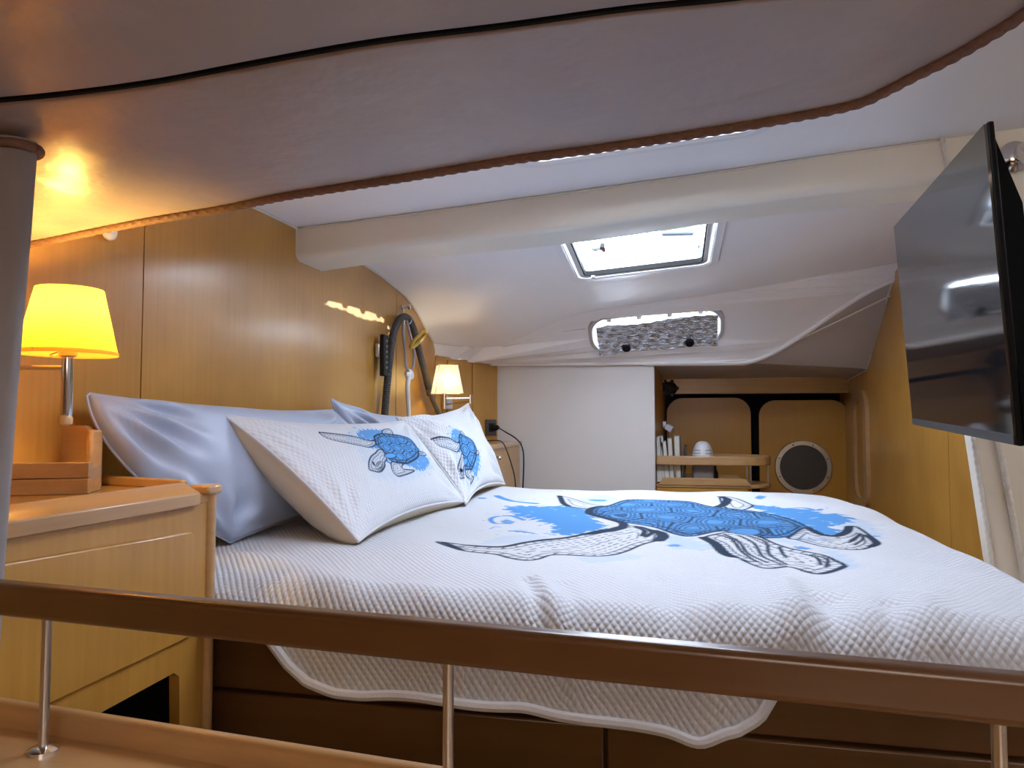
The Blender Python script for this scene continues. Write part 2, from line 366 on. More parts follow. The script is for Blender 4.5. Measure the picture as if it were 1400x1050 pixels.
for x in xs:
    ys = list(base_y); ye = cpt(x, 5)[0]
    hi = 3.30 if ye > 3.32 else ye
    row = []
    for y in ys:
        yy = y if hi == 3.30 else (y if y < 2.62 else 2.62+(y-2.62)*(hi-.35-2.62)/(3.30-2.62))
        row.append((x, yy, ceil_z(x, yy)))
    y0 = row[-1][1]
    for k in range(1, 9): yy = y0+(ye-y0)*k/8; row.append((x, yy, ceil_z(x, yy)))
    cols.append(row)
n = len(cols[0]); vs = [p for r in cols for p in r]; fs = []
for i in range(len(cols)-1):
    for j in range(n-1):
        cx = (cols[i][j][0]+cols[i+1][j][0])/2; cy = (cols[i][j][1]+cols[i][j+1][1]+cols[i+1][j][1]+cols[i+1][j+1][1])/4
        if any(h[0] < cx < h[1] and h[2] < cy < h[3] for h in HATCH): continue
        fs.append((i*n+j, i*n+j+1, (i+1)*n+j+1, (i+1)*n+j))
mb.add(vs, fs); ceiling = struct(mb.build('ceiling', liner, smooth=True, angle=60))
# sloping band below the seam, with the portlight opening
def band(x, t): a, b = cpt(x, 5), cpt(x, 6); return Vector((x, a[0]+(b[0]-a[0])*t, a[1]+(b[1]-a[1])*t))
bx = [v for v in xs if v <= 1.06]
pc = band(-.085, .43); pa, pb = band(-.43, .43), band(.27, .43)
PAX = (pb-pa).normalized(); PN = PAX.cross(band(-.085, 0)-band(-.085, 1)).normalized(); PAY = PN.cross(PAX).normalized()
if PAY.z < 0: PAY = -PAY
if PN.y > 0: PN = -PN                         # points into the cabin
def flat(p): return Vector(((p-pc).dot(PAX), (p-pc).dot(PAY), 0))
outer = [band(x, 1) for x in bx] + [band(x, 0) for x in reversed(bx)]
hole = rrect(pc, PAX, PAY, .648, .218, .085)
tri = tessellate_polygon([[flat(p) for p in outer], [flat(p) for p in hole]])
mb = MB().add(outer+hole, [tuple(t) for t in tri]); mb.build('ceiling_band', liner, ceiling)
# seam cords
ts_ = lambda x: float(np.interp(x, [-1.24,-1.0,-.44,.15,.5,1.06], [1,.95,.70,.86,.95,1]))
for lo_, hi_ in ((-1.22,-.445),(.235,1.05)):
    MB().tube([band(x, 1-ts_(x))+PN*.001 for x in np.linspace(lo_, hi_, 24)], .0026, 6).build('seam_cord', rope_wh, ceiling, smooth=True)
edge = [Vector((x, cpt(x, 6)[0]-.004, cpt(x, 6)[1]-.003)) for x in bx]
MB().tube(edge, .008, 8).build('edge_piping', liner, ceiling, smooth=True)
fl_ = [Vector((x, cpt(x, 6)[0], cpt(x, 6)[1]+.001)) for x in np.linspace(-1.24, -.08, 24)]; MB().add(fl_+[p+Vector((0,.10,.02)) for p in fl_], [(k, k+1, k+25, k+24) for k in range(23)]).build('edge_light_seal', liner, ceiling)  # unseen strip added to block sky light leaking past the liner edge
# recess soffit beyond the ridge
eg = [Vector((x, cpt(x, 6)[0]+.003, cpt(x, 6)[1]-.001)) for x in np.linspace(-.16, 1.06, 24)]
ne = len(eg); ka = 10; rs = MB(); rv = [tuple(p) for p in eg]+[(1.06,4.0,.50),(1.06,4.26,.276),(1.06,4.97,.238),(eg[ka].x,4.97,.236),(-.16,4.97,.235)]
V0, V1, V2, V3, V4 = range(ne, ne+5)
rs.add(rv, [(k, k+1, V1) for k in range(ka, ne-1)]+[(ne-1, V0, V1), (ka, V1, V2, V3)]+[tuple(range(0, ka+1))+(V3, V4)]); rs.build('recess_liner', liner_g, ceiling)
rv = [tuple(eg[0]), tuple(eg[ka])]
MB().tube([p+Vector((0,0,-.004)) for p in eg], .011, 8).build('ridge_piping', liner, ceiling, smooth=True)
MB().tube([Vector(rv[0])+Vector((.1,.03,-.012)), Vector(rv[1])+Vector((.02,.04,-.012)), Vector((1.03,3.80,.60))], .004, 6).build('seam_cord', rope_wh, ceiling, smooth=True)
MB().tube([Vector((1.025,3.75,.66)), Vector((1.025,4.0,.495)), Vector((1.025,4.26,.272)), Vector((1.02,4.76,.236)), Vector((-.1,4.76,.231))], .004, 6).build('edge_piping', rope_wh, ceiling, smooth=True)

# ------------------------------------------------------------------ floor and walls
struct(MB().box((-1.7,-1.7,-1.09), (1.8,5.0,-1.05)).build('floor', floor_m))
wl = struct(MB().box((-1.27,-1.7,-1.05), (-1.215,3.75,.60)).build('wall_left', wood_z))
for a, b in ((-1.6,.60),(.604,1.462),(1.466,3.055),(3.059,3.60)):
    zz = min(ceil_z(-1.2, a), ceil_z(-1.2, b)) if b < 3.3 else .56
    n = 14; loop = [(-1.215, a, -1.05), (-1.215, b, -1.05)]
    for k in range(n+1):
        y = b+(a-b)*k/n; loop.append((-1.215, y, max(.33, ceil_z(-1.2, min(y, 3.55)))+.02))
    MB().prism(loop, (.015,0,0)).build('panel', wood_z, wl)
MB().tube([Vector((-1.196, y, ceil_z(-1.2, y)-.002)) for y in np.linspace(1.2, 3.56, 60)], .0045, 6).build('edge_piping', rope_wh, wl, smooth=True)
wc = struct(MB().prism([(-1.27,3.60,-1.05),(-1.20,3.62,-1.05),(-1.01,4.12,-1.05),(-1.27,4.12,-1.05)], (0,0,1.42)).build('wall_corner', wood_z))
for t0, t1 in ((0,.17),(.18,.56),(.57,.99)):
    a = Vector((-1.2,3.60,-1.05)).lerp(Vector((-.984,4.10,-1.05)), t0+.01); b = Vector((-1.2,3.60,-1.05)).lerp(Vector((-.984,4.10,-1.05)), t1); nn = Vector((.5,-.216,0)).normalized()
    MB().prism([a, b, b-nn*.012, a-nn*.012], (0,0,1.37+.0)).build('panel', wood_z, wc, bevel=.002)
# white partition at the far side
struct(MB().prism([(-1.0,4.10,-1.05),(-.097,4.10,-1.05),(-.097,4.13,-1.05),(-1.0,4.13,-1.05)], (0,0,1.392)).build('wall_far', white_panel, bevel=.006))
wr = struct(MB().box((-.16,4.95,-1.05), (1.3,5.0,.30)).build('wall_recess', blackm))
MB().prism([(-.115,4.125,-1.05),(-.10,4.125,-1.05),(-.045,4.94,-1.05),(-.115,4.94,-1.05)], (0,0,1.38)).build('side_panel', wood_z, wr)
MB().box((-.06,4.70,.165), (1.04,4.73,.262)).build('fascia', wood_x, wr, bevel=.004)
# right wood wall
wg = struct(MB().prism([(1.045,2.25,-1.05),(1.045,5.0,-1.05),(1.045,5.0,.26),(1.045,4.26,.29),(1.045,4.0,.52),(1.045,3.72,.76),(1.045,2.25,.82)], (.05,0,0)).build('wall_right', wood_z))
for a, b in ((2.25,3.105),(3.109,4.99)):
    top = {2.25: .81, 3.105: .79}
    loop = [(1.03,a,-1.05),(1.03,b,-1.05)] + ([(1.03,b,.785),(1.03,a,.80)] if a < 3 else [(1.03,b,.25),(1.03,4.26,.275),(1.03,4.0,.50),(1.03,3.74,.70),(1.03,a,.785)])
    MB().prism(loop, (.015,0,0)).build('panel', wood_z, wg)
# door grip slot at the far end of the right wall
slot = rrect((1.03,4.42,-.16), Y, Z, .33, .66, .12); slot_in = rrect((1.03,4.42,-.16), Y, Z, .20, .54, .09)
MB().prism(slot, (-.02,0,0), [slot_in]).build('grip_frame', solid_x, wg, bevel=.005)
MB().prism(rrect((1.029,4.42,-.16), Y, Z, .20, .54, .09), (-.003,0,0)).build('grip_recess', amber, wg)
# padded bulkhead on the right that carries the screen
bk = struct(MB().prism([(.725,2.165,.80),(.735,2.165,.62),(.775,2.165,-.045),(.81,2.165,-.36),(.90,2.165,-1.05),(1.8,2.165,-1.05),(1.8,2.165,.84)], (0,.06,0)).build('wall_bulkhead', liner2, bevel=.01))
MB().rope([Vector((.728,2.158,.765)), Vector((.738,2.158,.60)), Vector((.775,2.158,-.045)), Vector((.81,2.158,-.36)), Vector((.88,2.158,-.9))], .006).build('edge_cord', rope_wh, bk, smooth=True)
q0, q1 = on_y(1366, 606, 2.155), on_y(1398, 780, 2.155); q2 = q0+(q0-q1)*3.2
MB().rope([q2, q0, q1, q1+(q1-q0)], .008).build('seam_cord', rope_wh, bk, smooth=True)
MB().tube([on_y(1288,186,2.15), on_y(1310,177,2.15), on_y(1345,171,2.15), on_y(1460,160,2.15)], .006, 8).build('top_piping', liner2, bk, smooth=True)
struct(MB().box((1.75,-1.7,-1.05), (1.8,2.3,.82)).build('wall_near_right', liner))
struct(MB().box((-1.27,-1.7,-1.05), (1.8,-1.62,.80)).build('wall_back', plain('warm back panelling', (.30,.20,.12), .6)))

# beam across the ceiling
mb = MB(); n = 24; prof = lambda x: None
vs = []
for k in range(n+1):
    x = -1.20+1.935*k/n; zt = ceil_z(x, 2.16)+.02; zb = .522+.068*(x+1.2) + .006*math.sin(x*5)
    rr = .028
    P = [(x,2.16,zt)] + [(x, 2.16+rr-rr*math.cos(a), zb+rr-rr*math.sin(a)) for a in (0, .4, .8, 1.2, PI/2)] + [(x, 2.37-rr+rr*math.sin(a), zb+rr-rr*math.cos(a)) for a in (0, .5, 1, PI/2)] + [(x,2.37,zt)]
    vs += P
m_ = len(P); fs = [(k*m_+i, k*m_+i+1, (k+1)*m_+i+1, (k+1)*m_+i) for k in range(n) for i in range(m_-1)] + [tuple(range(m_)), tuple(range(n*m_, n*m_+m_))]
mb.add(vs, fs); beam = struct(mb.build('trim_1', liner2, smooth=True, angle=50))
MB().tube([Vector((x, 2.157, ceil_z(x, 2.16)-.004)) for x in np.linspace(-1.19, .73, 30)], .003, 6).build('seam_cord', rope_wh, beam, smooth=True)

# dropped soffit above the photographer, rope edged
def sz(x): return .42+.07*x
def on_soffit(u, v): d = ray(u, v); t = .42/(d.z-.07*d.x); return d*t
ROPE = [(-260,372),(-60,345),(35,332),(190,301),(300,283),(395,264),(550,240),(700,215),(820,199),(940,181),(1060,161),(1165,140),(1210,121),(1250,100),(1300,75),(1350,46),(1400,14),(1500,-60)]
rp = [on_soffit(*p) for p in ROPE]; rp = [Vector(q) for q in smooth_line([tuple(p) for p in rp], n=4)]
la = [on_soffit(*p) for p in ((-300,165),(0,146),(200,124),(350,97),(520,67),(700,45),(860,23),(1010,8),(1180,-16),(1500,-110))]
la = [Vector(q) for q in smooth_line([tuple(p) for p in la], n=4)]
nr, nl = 60, 14
def resample(P, k):
    L = [0]
    for a, b in zip(P, P[1:]): L.append(L[-1]+(b-a).length)
    out = []
    for i in range(k+1):
        q = L[-1]*i/k; j = max(0, min(len(P)-2, int(np.searchsorted(L, q))-1)); out.append(P[j].lerp(P[j+1], (q-L[j])/max(1e-9, L[j+1]-L[j])))
    return out
ra, rb = resample(rp, nr), resample(la, nr); vs = []
for i in range(nr+1):
    a, b = ra[i], rb[i]
    vs += [a+Vector((0,.006,.20)), a+Vector((0,.004,.012))]
    for j in range(nl+1):
        p = a.lerp(b, j/nl); t = j/nl; bul = -.004*math.sin(PI*t)*(1+math.sin(i*.5)*.4); vs.append(p+Vector((0,0,bul)))
    vs += [b+Vector((0,-.006,.001)), b+Vector((0,-.009,.006)), b+Vector((0,-.009,.20))]
m_ = nl+6
mb = MB().add(vs, [(i*m_+j, i*m_+j+1, (i+1)*m_+j+1, (i+1)*m_+j) for i in range(nr) for j in range(m_-1)])
sof = struct(mb.build('ceiling_soffit', soffit_m, smooth=True, angle=60))
MB().rope([p+Vector((0,.001,-.003)) for p in rp], .0078, .019).build('rope_edging', rope_br, sof, smooth=True)
# nearer panel
vs = []
for i in range(nr+1):
    b = rb[i]; d = Vector((.0,-1,0))
    vs += [b+Vector((0,-.019,.16)), b+Vector((0,-.019,.005)), b+Vector((0,-.022,0)), b+d*.25+Vector((0,0,-.004)), b+d*.6, b+d*1.3]
MB().tube([p+Vector((0,-.0135,.0015)) for p in rb], .0034, 6).build('gap_shadow_tube', blackm, sof, smooth=True)  # black tube stands in for the shadow in the panel gap
sf2 = struct(MB().add(vs, [(i*6+j, i*6+j+1, (i+1)*6+j+1, (i+1)*6+j) for i in range(nr) for j in range(5)]).build('ceiling_near', soffit_m, smooth=True, angle=60))

# padded post at the near left with cord round its head
mb = MB(); vs = []; n = 26; hN = 30; pz = sz(-.79)-.010
for k in range(hN+1):
    t = k/hN; zt = pz+(-.30-pz)*t
    for i in range(n):
        a = 2*PI*i/n; q = 1+.05*math.sin(3*a+t*5)+.03*math.sin(7*a-t*9)
        vs.append((-.815-.034*t + .026*q*math.cos(a), .758 + .022*q*math.sin(a), zt))
mb.add(vs, [(k*n+i, k*n+(i+1)%n, (k+1)*n+(i+1)%n, (k+1)*n+i) for k in range(hN) for i in range(n)]+[tuple(range(n)), tuple(range(hN*n, hN*n+n))])
post = struct(mb.build('trim_2', plain('grey padded cloth', (.30,.27,.27), .75, bump=.003, bscale=14), smooth=True))
MB().rope([(-.815+.029*math.cos(a), .758+.025*math.sin(a), pz-.010) for a in np.linspace(0, 2*PI, 40)], .006, .014).build('cord', rope_br, post, smooth=True)

# ------------------------------------------------------------------ deck hatches and portlight
def frame_loop(h, g, dz, r=.05):
    x0, x1, y0, y1 = h; c = Vector(((x0+x1)/2, (y0+y1)/2, 0)); L = rrect(c, X, Y, x1-x0+2*g, y1-y0+2*g, r, 5)
    for p in L: p.z = ceil_z(p.x, p.y)+dz
    return L
def ring(A, B): n = len(A); return MB().add(A+B, [(i, (i+1)%n, n+(i+1)%n, n+i) for i in range(n)])
def strips(loops):
    mb = MB(); n = len(loops[0]); vs = [p for l in loops for p in l]
    mb.add(vs, [(k*n+i, k*n+(i+1)%n, (k+1)*n+(i+1)%n, (k+1)*n+i) for k in range(len(loops)-1) for i in range(n)]); return mb
def hatch(h, label, pane_m=None):
    c = Vector(((h[0]+h[1])/2, (h[2]+h[3])/2, 0)); c.z = ceil_z(c.x, c.y)
    t = thing('deck_hatch', label, 'hatch', c)
    strips([frame_loop(h, .045, -.002, .07), frame_loop(h, .04, -.014, .065), frame_loop(h, .012, -.016, .045), frame_loop(h, .004, -.010, .04), frame_loop(h, .002, .046, .04)]).build('trim_frame', gel, t, smooth=True, angle=35)
    strips([frame_loop(h, -.002, -.006, .03), frame_loop(h, -.006, -.010, .03), frame_loop(h, -.022, -.008, .025), frame_loop(h, -.022, .012, .025)]).build('screen_track', greytrim, t, smooth=True, angle=35)
    strips([frame_loop(h, -.0225, -.0085, .025), frame_loop(h, -.028, -.0085, .022), frame_loop(h, -.028, .012, .022)]).build('gasket', blackm, t, smooth=True, angle=35)
    strips([frame_loop(h, .006, .046, .04), frame_loop(h, -.014, .048, .05), frame_loop(h, -.014, .060, .05)]).build('pane_rim', plain('pale blue acrylic rim', (.55,.66,.82), .25), t, smooth=True, angle=35)
    A = frame_loop(h, -.006, .055, .05); MB().add(A, [tuple(range(len(A)))]).build('pane', pane_m or acrylic, t)
    return t
h2 = hatch(HATCH[0], 'bright deck hatch with white frame in the sloping ceiling beyond the beam')
hatch(HATCH[1], 'deck hatch showing as a thin sliver above the brown rope edge', glass('dimming acrylic', (.42,.44,.48)))  # pane tint added to cut the daylight from this hatch
hz = lambda u, v, dz=0: (lambda p: Vector((p.x, p.y, ceil_z(p.x, p.y)+dz)))(on_z(u, v, .69))
for (u, v) in ((811,362),(955,338)):
    p = hz(u, v, -.016); MB().obox(p, X, Y, Z, .007, .022, .004).build('slide_catch', gel, h2, bevel=.003)
for (u, v, s) in ((822,345,1.0),(842,368,1.3)):
    p = hz(u, v, .032); MB().obox(p+Vector((-.02,0,0)), X, Y, Z, .02*s, .022, .016).build('latch_body', chrome, h2, bevel=.005)
    MB().obox(p+Vector((.008,0,-.002)), X, Y, Z, .008, .03*s, .012).build('latch_lever', black, h2, bevel=.004)
    MB().obox(p+Vector((.008,.026,-.004)), X, Y, Z, .0085, .008, .0125).build('latch_tip', red_m, h2, bevel=.003)
p = hz(926, 350, .10); MB().obox(p, Vector((1,.1,0)).normalized(), Vector((-.1,1,0)).normalized(), Z, .07, .035, .018).build('outside_cleat', plain('dark grey casting', (.05,.06,.07), .5), h2, bevel=.012, seg=4)

# portlight in the band
pl = thing('portlight', 'long oval portlight with grey frame set in the sloping liner under the hatch', 'window', pc)
mk = lambda w_, h_, r_, d_: rrect(pc+PN*d_, PAX, PAY, w_, h_, r_, 8)
strips([mk(.70,.272,.10,.001), mk(.695,.267,.10,.014), mk(.66,.232,.09,.017), mk(.645,.216,.085,.010), mk(.64,.21,.085,-.02)]).build('frame', plain('grey plastic frame', (.42,.40,.38), .4), pl, smooth=True, angle=35)
strips([mk(.641,.211,.085,-.01), mk(.60,.172,.07,-.01), mk(.60,.172,.07,-.03)]).build('inner_frame', gel, pl, smooth=True, angle=35)
A = mk(.63,.205,.08,-.025); MB().add(A, [tuple(range(len(A)))]).build('pane', acrylic, pl)
for k in range(4):
    MB().obox(pc+PAX*(-.235+.155*k)+PAY*.104+PN*.004, PAX, PAY, PN, .013, .016, .010).build('clip', gel, pl, bevel=.002)
# foil sheet held by two dark knobs
fo = MB(); NU, NV = 90, 34; vs = []
for j in range(NV+1):
    for i in range(NU+1):
        s, t = i/NU, j/NV; xx = -.305+.62*s; top_ = .086-.018*(abs(2*s-1)**6)-.012*math.sin(s*5); lo_ = -.128+.008*math.sin(s*9)+(.02 if (.17 < s < .26 or .66 < s < .72) else 0)
        yy = lo_+(top_-lo_)*t; h_ = .022+.010*math.sin(s*7+1)*(1-t)+.004*math.sin(t*34+math.sin(s*13)*1.5)+.003*math.sin(s*60+t*25)
        vs.append(pc+PAX*xx+PAY*yy+PN*h_)
fo.add(vs, [(j*(NU+1)+i, j*(NU+1)+i+1, (j+1)*(NU+1)+i+1, (j+1)*(NU+1)+i) for j in range(NV) for i in range(NU)])
ff = fo.build('foil_sheet', foil_m, smooth=True, angle=180); tag(ff, 'crumpled silver foil sheet covering the oval portlight', 'foil sheet')
for k, xx in enumerate((-.158, .172)):
    MB().lathe(pc+PAX*xx+PAY*-.085+PN*-.01, [(.012,0),(.014,.025),(.023,.028),(.025,.045),(.020,.054)], 20, PN).build('knob', black, pl, smooth=True)

# ------------------------------------------------------------------ bed
BZ = -.30; YN, YF, XF = 1.20, 3.25, .70
bed = thing('berth', 'built-in wooden berth with panelled front below the white coverlet', 'bed', (-.2, 2.2, -1.05))
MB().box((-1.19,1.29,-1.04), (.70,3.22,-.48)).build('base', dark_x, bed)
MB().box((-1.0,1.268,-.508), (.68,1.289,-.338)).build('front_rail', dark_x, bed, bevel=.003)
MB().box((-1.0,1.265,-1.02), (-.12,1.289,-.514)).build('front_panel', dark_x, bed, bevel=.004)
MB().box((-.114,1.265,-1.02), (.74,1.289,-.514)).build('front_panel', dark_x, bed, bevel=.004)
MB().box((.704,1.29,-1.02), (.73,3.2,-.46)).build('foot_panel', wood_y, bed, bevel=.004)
mt = MB().box((-1.17,1.292,-.478), (.64,3.18,-.335)).build('mattress', navy_m, bevel=.03, seg=4); tag(mt, 'thick dark mattress under the white coverlet on the berth', 'mattress')

NA, ND, NB = 460, 44, 500
A_ = np.linspace(-1.17, .70+.10, NA)
hem_px = [(292,806),(318,845),(345,885),(372,920),(400,945),(440,962),(480,970),(600,978),(700,986),(850,1006),(960,1020),(1010,1020),(1045,1000),(1064,975)]
hp = [on_y(u, v, 1.14) for u, v in hem_px]; hx = [-1.3, -.90] + [p.x for p in hp] + [.19, .8]; hl = [.035, .04] + [max(.05, BZ-p.z) for p in hp] + [.075, .065]
Lh = np.interp(A_, hx, hl)
r_, thm = .075, R(84)
def edge_curve(s):                                    # s>0 distance past the crease
    th = np.minimum(s/r_, thm); rest = np.maximum(0, s-r_*thm); return r_*np.sin(th)+rest*math.cos(thm), r_*(1-np.cos(th))+rest*math.sin(thm)
Smax = np.where(Lh > r_*(1-math.cos(thm)), r_*thm+(Lh-r_*(1-math.cos(thm)))/math.sin(thm), r_*np.arccos(np.clip(1-Lh/r_, -1, 1)))
YC = YN+.075; tb = np.linspace(0, YF-YC+.03, NB)
P = np.zeros((ND+NB, NA, 3)); UV = np.zeros((ND+NB, NA, 2))
for j in range(ND):
    t = 1-j/ND; s = Smax*t; dy, dz = edge_curve(s); fold = (.004*np.sin(A_*17+1)+.003*np.sin(A_*31))*t*np.clip(Lh/.15, 0, 1)
    P[j,:,0] = A_; P[j,:,1] = YC-dy-fold; P[j,:,2] = BZ-dz; UV[j,:,0] = A_; UV[j,:,1] = YC-s
for j in range(NB):
    P[ND+j,:,0] = A_; P[ND+j,:,1] = YC+tb[j]; P[ND+j,:,2] = BZ; UV[ND+j,:,0] = A_; UV[ND+j,:,1] = YC+tb[j]
# far edge and foot edge turn down
s = np.maximum(0, P[:,:,1]-(YF-.05)); P[:,:,2] -= np.where(s > 0, .6*s**1.5*3, 0)
ex = np.maximum(0, P[:,:,0]-(XF-.075)); th = np.minimum(ex/.07, R(86)); rest = np.maximum(0, ex-.07*R(86))
P[:,:,0] = np.where(ex > 0, XF-.075+.07*np.sin(th), P[:,:,0]); P[:,:,2] -= .07*(1-np.cos(th))+rest
far = np.clip((P[:,:,1]-2.5)/.75, 0, 1); P[:,:,0] -= far*far*.05*(P[:,:,0] > .3)*(P[:,:,0]-.3)/.4
# folds of the cloth
xx, yy = UV[:,:,0], UV[:,:,1]
P[:,:,2] += .0035*np.sin(xx*6+yy*4)+.003*np.sin(xx*11-yy*7+1)+.002*np.sin(xx*19+yy*15)
def ridge(pa, pb, amp, wd):
    a, b = on_z(*pa, BZ), on_z(*pb, BZ); Q = np.stack([xx.ravel(), yy.ravel()], 1); D, A = dist(Q, [(a.x, a.y), (b.x, b.y)]); D = D.reshape(xx.shape); ln = math.hypot(b.x-a.x, b.y-a.y)
    A = A.reshape(xx.shape); e = np.exp(-(D/wd)**2)*amp; P[:,:,2] += e
ridge((722,792),(752,850),-.010,.016); ridge((735,790),(775,850),.008,.02); ridge((770,795),(800,850),-.006,.02)
ridge((900,790),(960,880),-.009,.03); ridge((980,800),(1010,880),.006,.03); ridge((1075,800),(1110,905),.014,.028); ridge((1130,820),(1170,900),-.014,.03)
ridge((1215,830),(1245,900),-.010,.02); ridge((1260,820),(1310,900),.008,.03); ridge((330,760),(460,800),.010,.05); ridge((300,790),(520,830),-.006,.03); ridge((560,800),(700,850),.006,.04)
ridge((1000,770),(1130,850),.006,.03)
flatP = UV.reshape(-1, 2)
pt = Paint(flatP, .0045)
def bp_(c, pts): x0 = {2: 590, 3: 780, 4: 980}[c]; return [(lambda q: (q.x, q.y))(on_z(x0+a/5.833, 660+b/5.833, BZ)) for a, b in pts]
splash_l = bp_(2, [(580,205),(700,195),(900,188),(1080,190),(1250,225),(1300,300),(1390,370),(1250,395),(1100,410),(960,385),(980,350),(900,325),(800,285),(680,250)])
splash_r = bp_(4, [(230,180),(400,180),(600,205),(760,220),(830,255),(970,262),(1080,295),(1040,320),(900,335),(1000,378),(900,405),(760,380),(700,345),(560,280),(350,215)])
for poly in ([(1150,580),(1250,640),(1450,635),(1700,590),(1500,560),(1300,580)], [(380,480),(560,430),(900,420),(960,470),(700,470)]): pt.fill(bp_(2, poly), PALE, .35, .01)
for poly in ([(60,130),(300,100),(400,140),(200,170)], [(750,420),(900,440),(1000,480),(1150,540),(900,560),(780,500)]): pt.fill(bp_(3, poly), PALE, .5, .02)
for poly in ([(900,520),(1050,600),(1120,690),(1000,690),(860,560)], [(450,450),(650,470),(640,500),(480,480)], [(1100,300),(1250,330),(1300,400),(1200,420),(1000,340)]): pt.fill(bp_(4, poly), PALE, .45, .02)
pt.fill(splash_l, BLUE, 1, .022); pt.fill(splash_r, BLUE, 1, .025)
for c, poly in ((2, [(550,290),(610,280),(660,305),(600,318)]), (2, [(600,390),(700,385),(850,408),(740,400)]), (3, [(770,520),(830,515),(890,530),(820,535)]), (4, [(610,515),(690,512),(760,528),(660,535)]), (4, [(305,130),(340,118),(400,125),(350,138)]), (3, [(150,130),(280,130),(270,140),(170,140)]), (2, [(370,118),(430,118),(430,130),(380,128)]), (4, [(750,425),(900,440),(700,450),(560,440)]), (4, [(1210,400),(1310,402),(1250,410)])): pt.fill(bp_(c, poly), BLUE, .95, .006)
pt.stroke(bp_(2, [(520,100),(620,150),(720,165),(830,172)]), .03, BLUE*.95); pt.stroke(bp_(2, [(740,290),(640,255),(520,255),(470,275),(510,312),(600,310)]), .016, BLUE)
pt.stroke(bp_(4, [(580,200),(700,200),(800,225),(830,215)]), .02, BLUE)
for k in range(90):
    q = bp_(4, [(rng.uniform(400, 1380), rng.uniform(170, 480))])[0] if k % 2 else bp_(2, [(rng.uniform(400, 1300), rng.uniform(130, 430))])[0]
    a = rng.uniform(0, PI); l = rng.uniform(.006, .03); pt.stroke([q, (q[0]+l*math.cos(a), q[1]+l*math.sin(a))], rng.uniform(.003, .008), PALE if k % 3 else BLUE, False)
LW = .0105
frontfl = bp_(2, [(45,480),(300,492),(560,495),(750,470),(900,445),(1150,415),(1400,380)]) + bp_(3, [(290,385),(400,352),(520,345),(640,370),(740,400),(740,475),(680,482),(560,505),(450,540),(330,572),(200,583),(0,568)]) + bp_(2, [(1150,570),(960,560),(850,585),(750,590),(620,570),(500,545),(230,533)])
pt.fill(frontfl, WHITE, .75); pt.limb(frontfl, LW, 0, .030, .026)
upfl = bp_(2, [(1020,112),(1250,165),(1400,185),(1450,200),(1290,225),(1220,210),(1100,190),(1045,165)]); pt.fill(upfl, WHITE, .7); pt.limb(upfl, LW*.9, 0, .03, .03)
backfl = bp_(4, [(30,115),(150,130),(250,165),(285,185),(200,205),(60,185)]); pt.fill(backfl, WHITE, .8); pt.limb(backfl, LW*.9, 0, .035, .03)
shellp = bp_(3, [(140,245),(170,210),(270,185),(400,140),(520,120),(640,118),(800,128),(940,145),(1100,180)]) + bp_(4, [(100,195),(290,215),(450,245),(600,290),(700,340),(730,360),(620,410),(400,455),(330,440),(100,410)]) + bp_(3, [(1170,405),(960,435),(850,415),(700,360),(560,335),(420,320),(300,300),(200,270)])
pt.shell(shellp, LW, (.14, .19), 3)
head = bp_(3, [(1060,450),(1150,500),(1230,580),(1400,640)]) + bp_(4, [(200,640),(340,685),(440,690),(550,672),(620,680),(700,710),(780,735),(830,735),(900,710),(1020,668),(940,620),(850,580),(700,550),(560,525),(440,490),(360,455),(270,430),(100,415)])
pt.fill(head, WHITE, .6); pt.limb(head, LW, .0, .03, .028)
for line in ([(0,430),(120,470),(200,560),(320,640)], [(60,430),(180,490),(250,570),(400,640)], [(170,440),(300,500),(370,590),(520,650)], [(250,440),(390,490),(420,570),(560,650)], [(500,520),(530,570),(560,590)], [(700,570),(800,600),(830,650)], [(760,575),(880,610),(870,665)]): pt.stroke(bp_(4, line), LW*.8)
tailfl = bp_(4, [(720,355),(800,400),(900,418),(980,410),(1040,370),(1055,340),(1130,350),(1220,400),(1275,465),(1200,500),(1080,510),(900,500),(780,480),(650,450),(570,432)])
pt.fill(tailfl, WHITE, .65); pt.limb(tailfl, LW*.95, 0, .03, .026)
for line in ([(1050,460),(1100,440),(1140,400),(1165,395),(1160,440),(1100,475)], [(1060,450),(1110,420),(1145,385)]): pt.stroke(bp_(4, line), LW*.8)
oval = bp_(4, [(75,405),(110,378),(220,360),(320,370),(355,400),(310,430),(200,430)]); pt.fill(oval, BLUE, 1); pt.stroke(oval+oval[:1], LW*.7)
ov2 = bp_(4, [(20,405),(70,365),(220,345),(350,355),(410,400),(350,440)]); pt.stroke(ov2, LW*.7)
for c, line, k in ((3, [(270,185),(170,212),(150,245),(210,275),(330,305),(420,330),(400,365),(300,390),(150,405)], 2.6), (3, [(660,378),(720,400),(735,440),(700,478)], 3.0), (3, [(1060,450),(1150,500),(1220,575),(1300,610)], 2.6), (4, [(30,115),(85,140),(60,172),(10,185)], 3.0), (4, [(730,365),(830,405),(950,415),(1030,380),(1055,342)], 2.2), (2, [(100,485),(230,530)], 1.8), (2, [(300,492),(560,495),(750,470),(1150,415),(1400,380)], 1.5), (4, [(1200,400),(1275,465),(1230,490)], 1.9), (2, [(1020,112),(1045,165),(1090,188)], 2.0), (3, [(520,350),(590,380),(570,430)], 1.4), (3, [(560,350),(650,385),(600,440)], 1.4), (4, [(700,710),(830,735),(1020,668)], 1.3)): pt.stroke(bp_(c, line), LW*k*1.05)
cov = grid_mesh('coverlet', P, UV, pt.c, waf); tag(cov, 'white waffle coverlet printed with a large blue and black turtle on the berth', 'coverlet')
MB().tube([Vector(p)+Vector((0,-.003,0)) for p in P[0,70:440:2]], .009, 8).build('hem', waf_hem, cov, smooth=True)

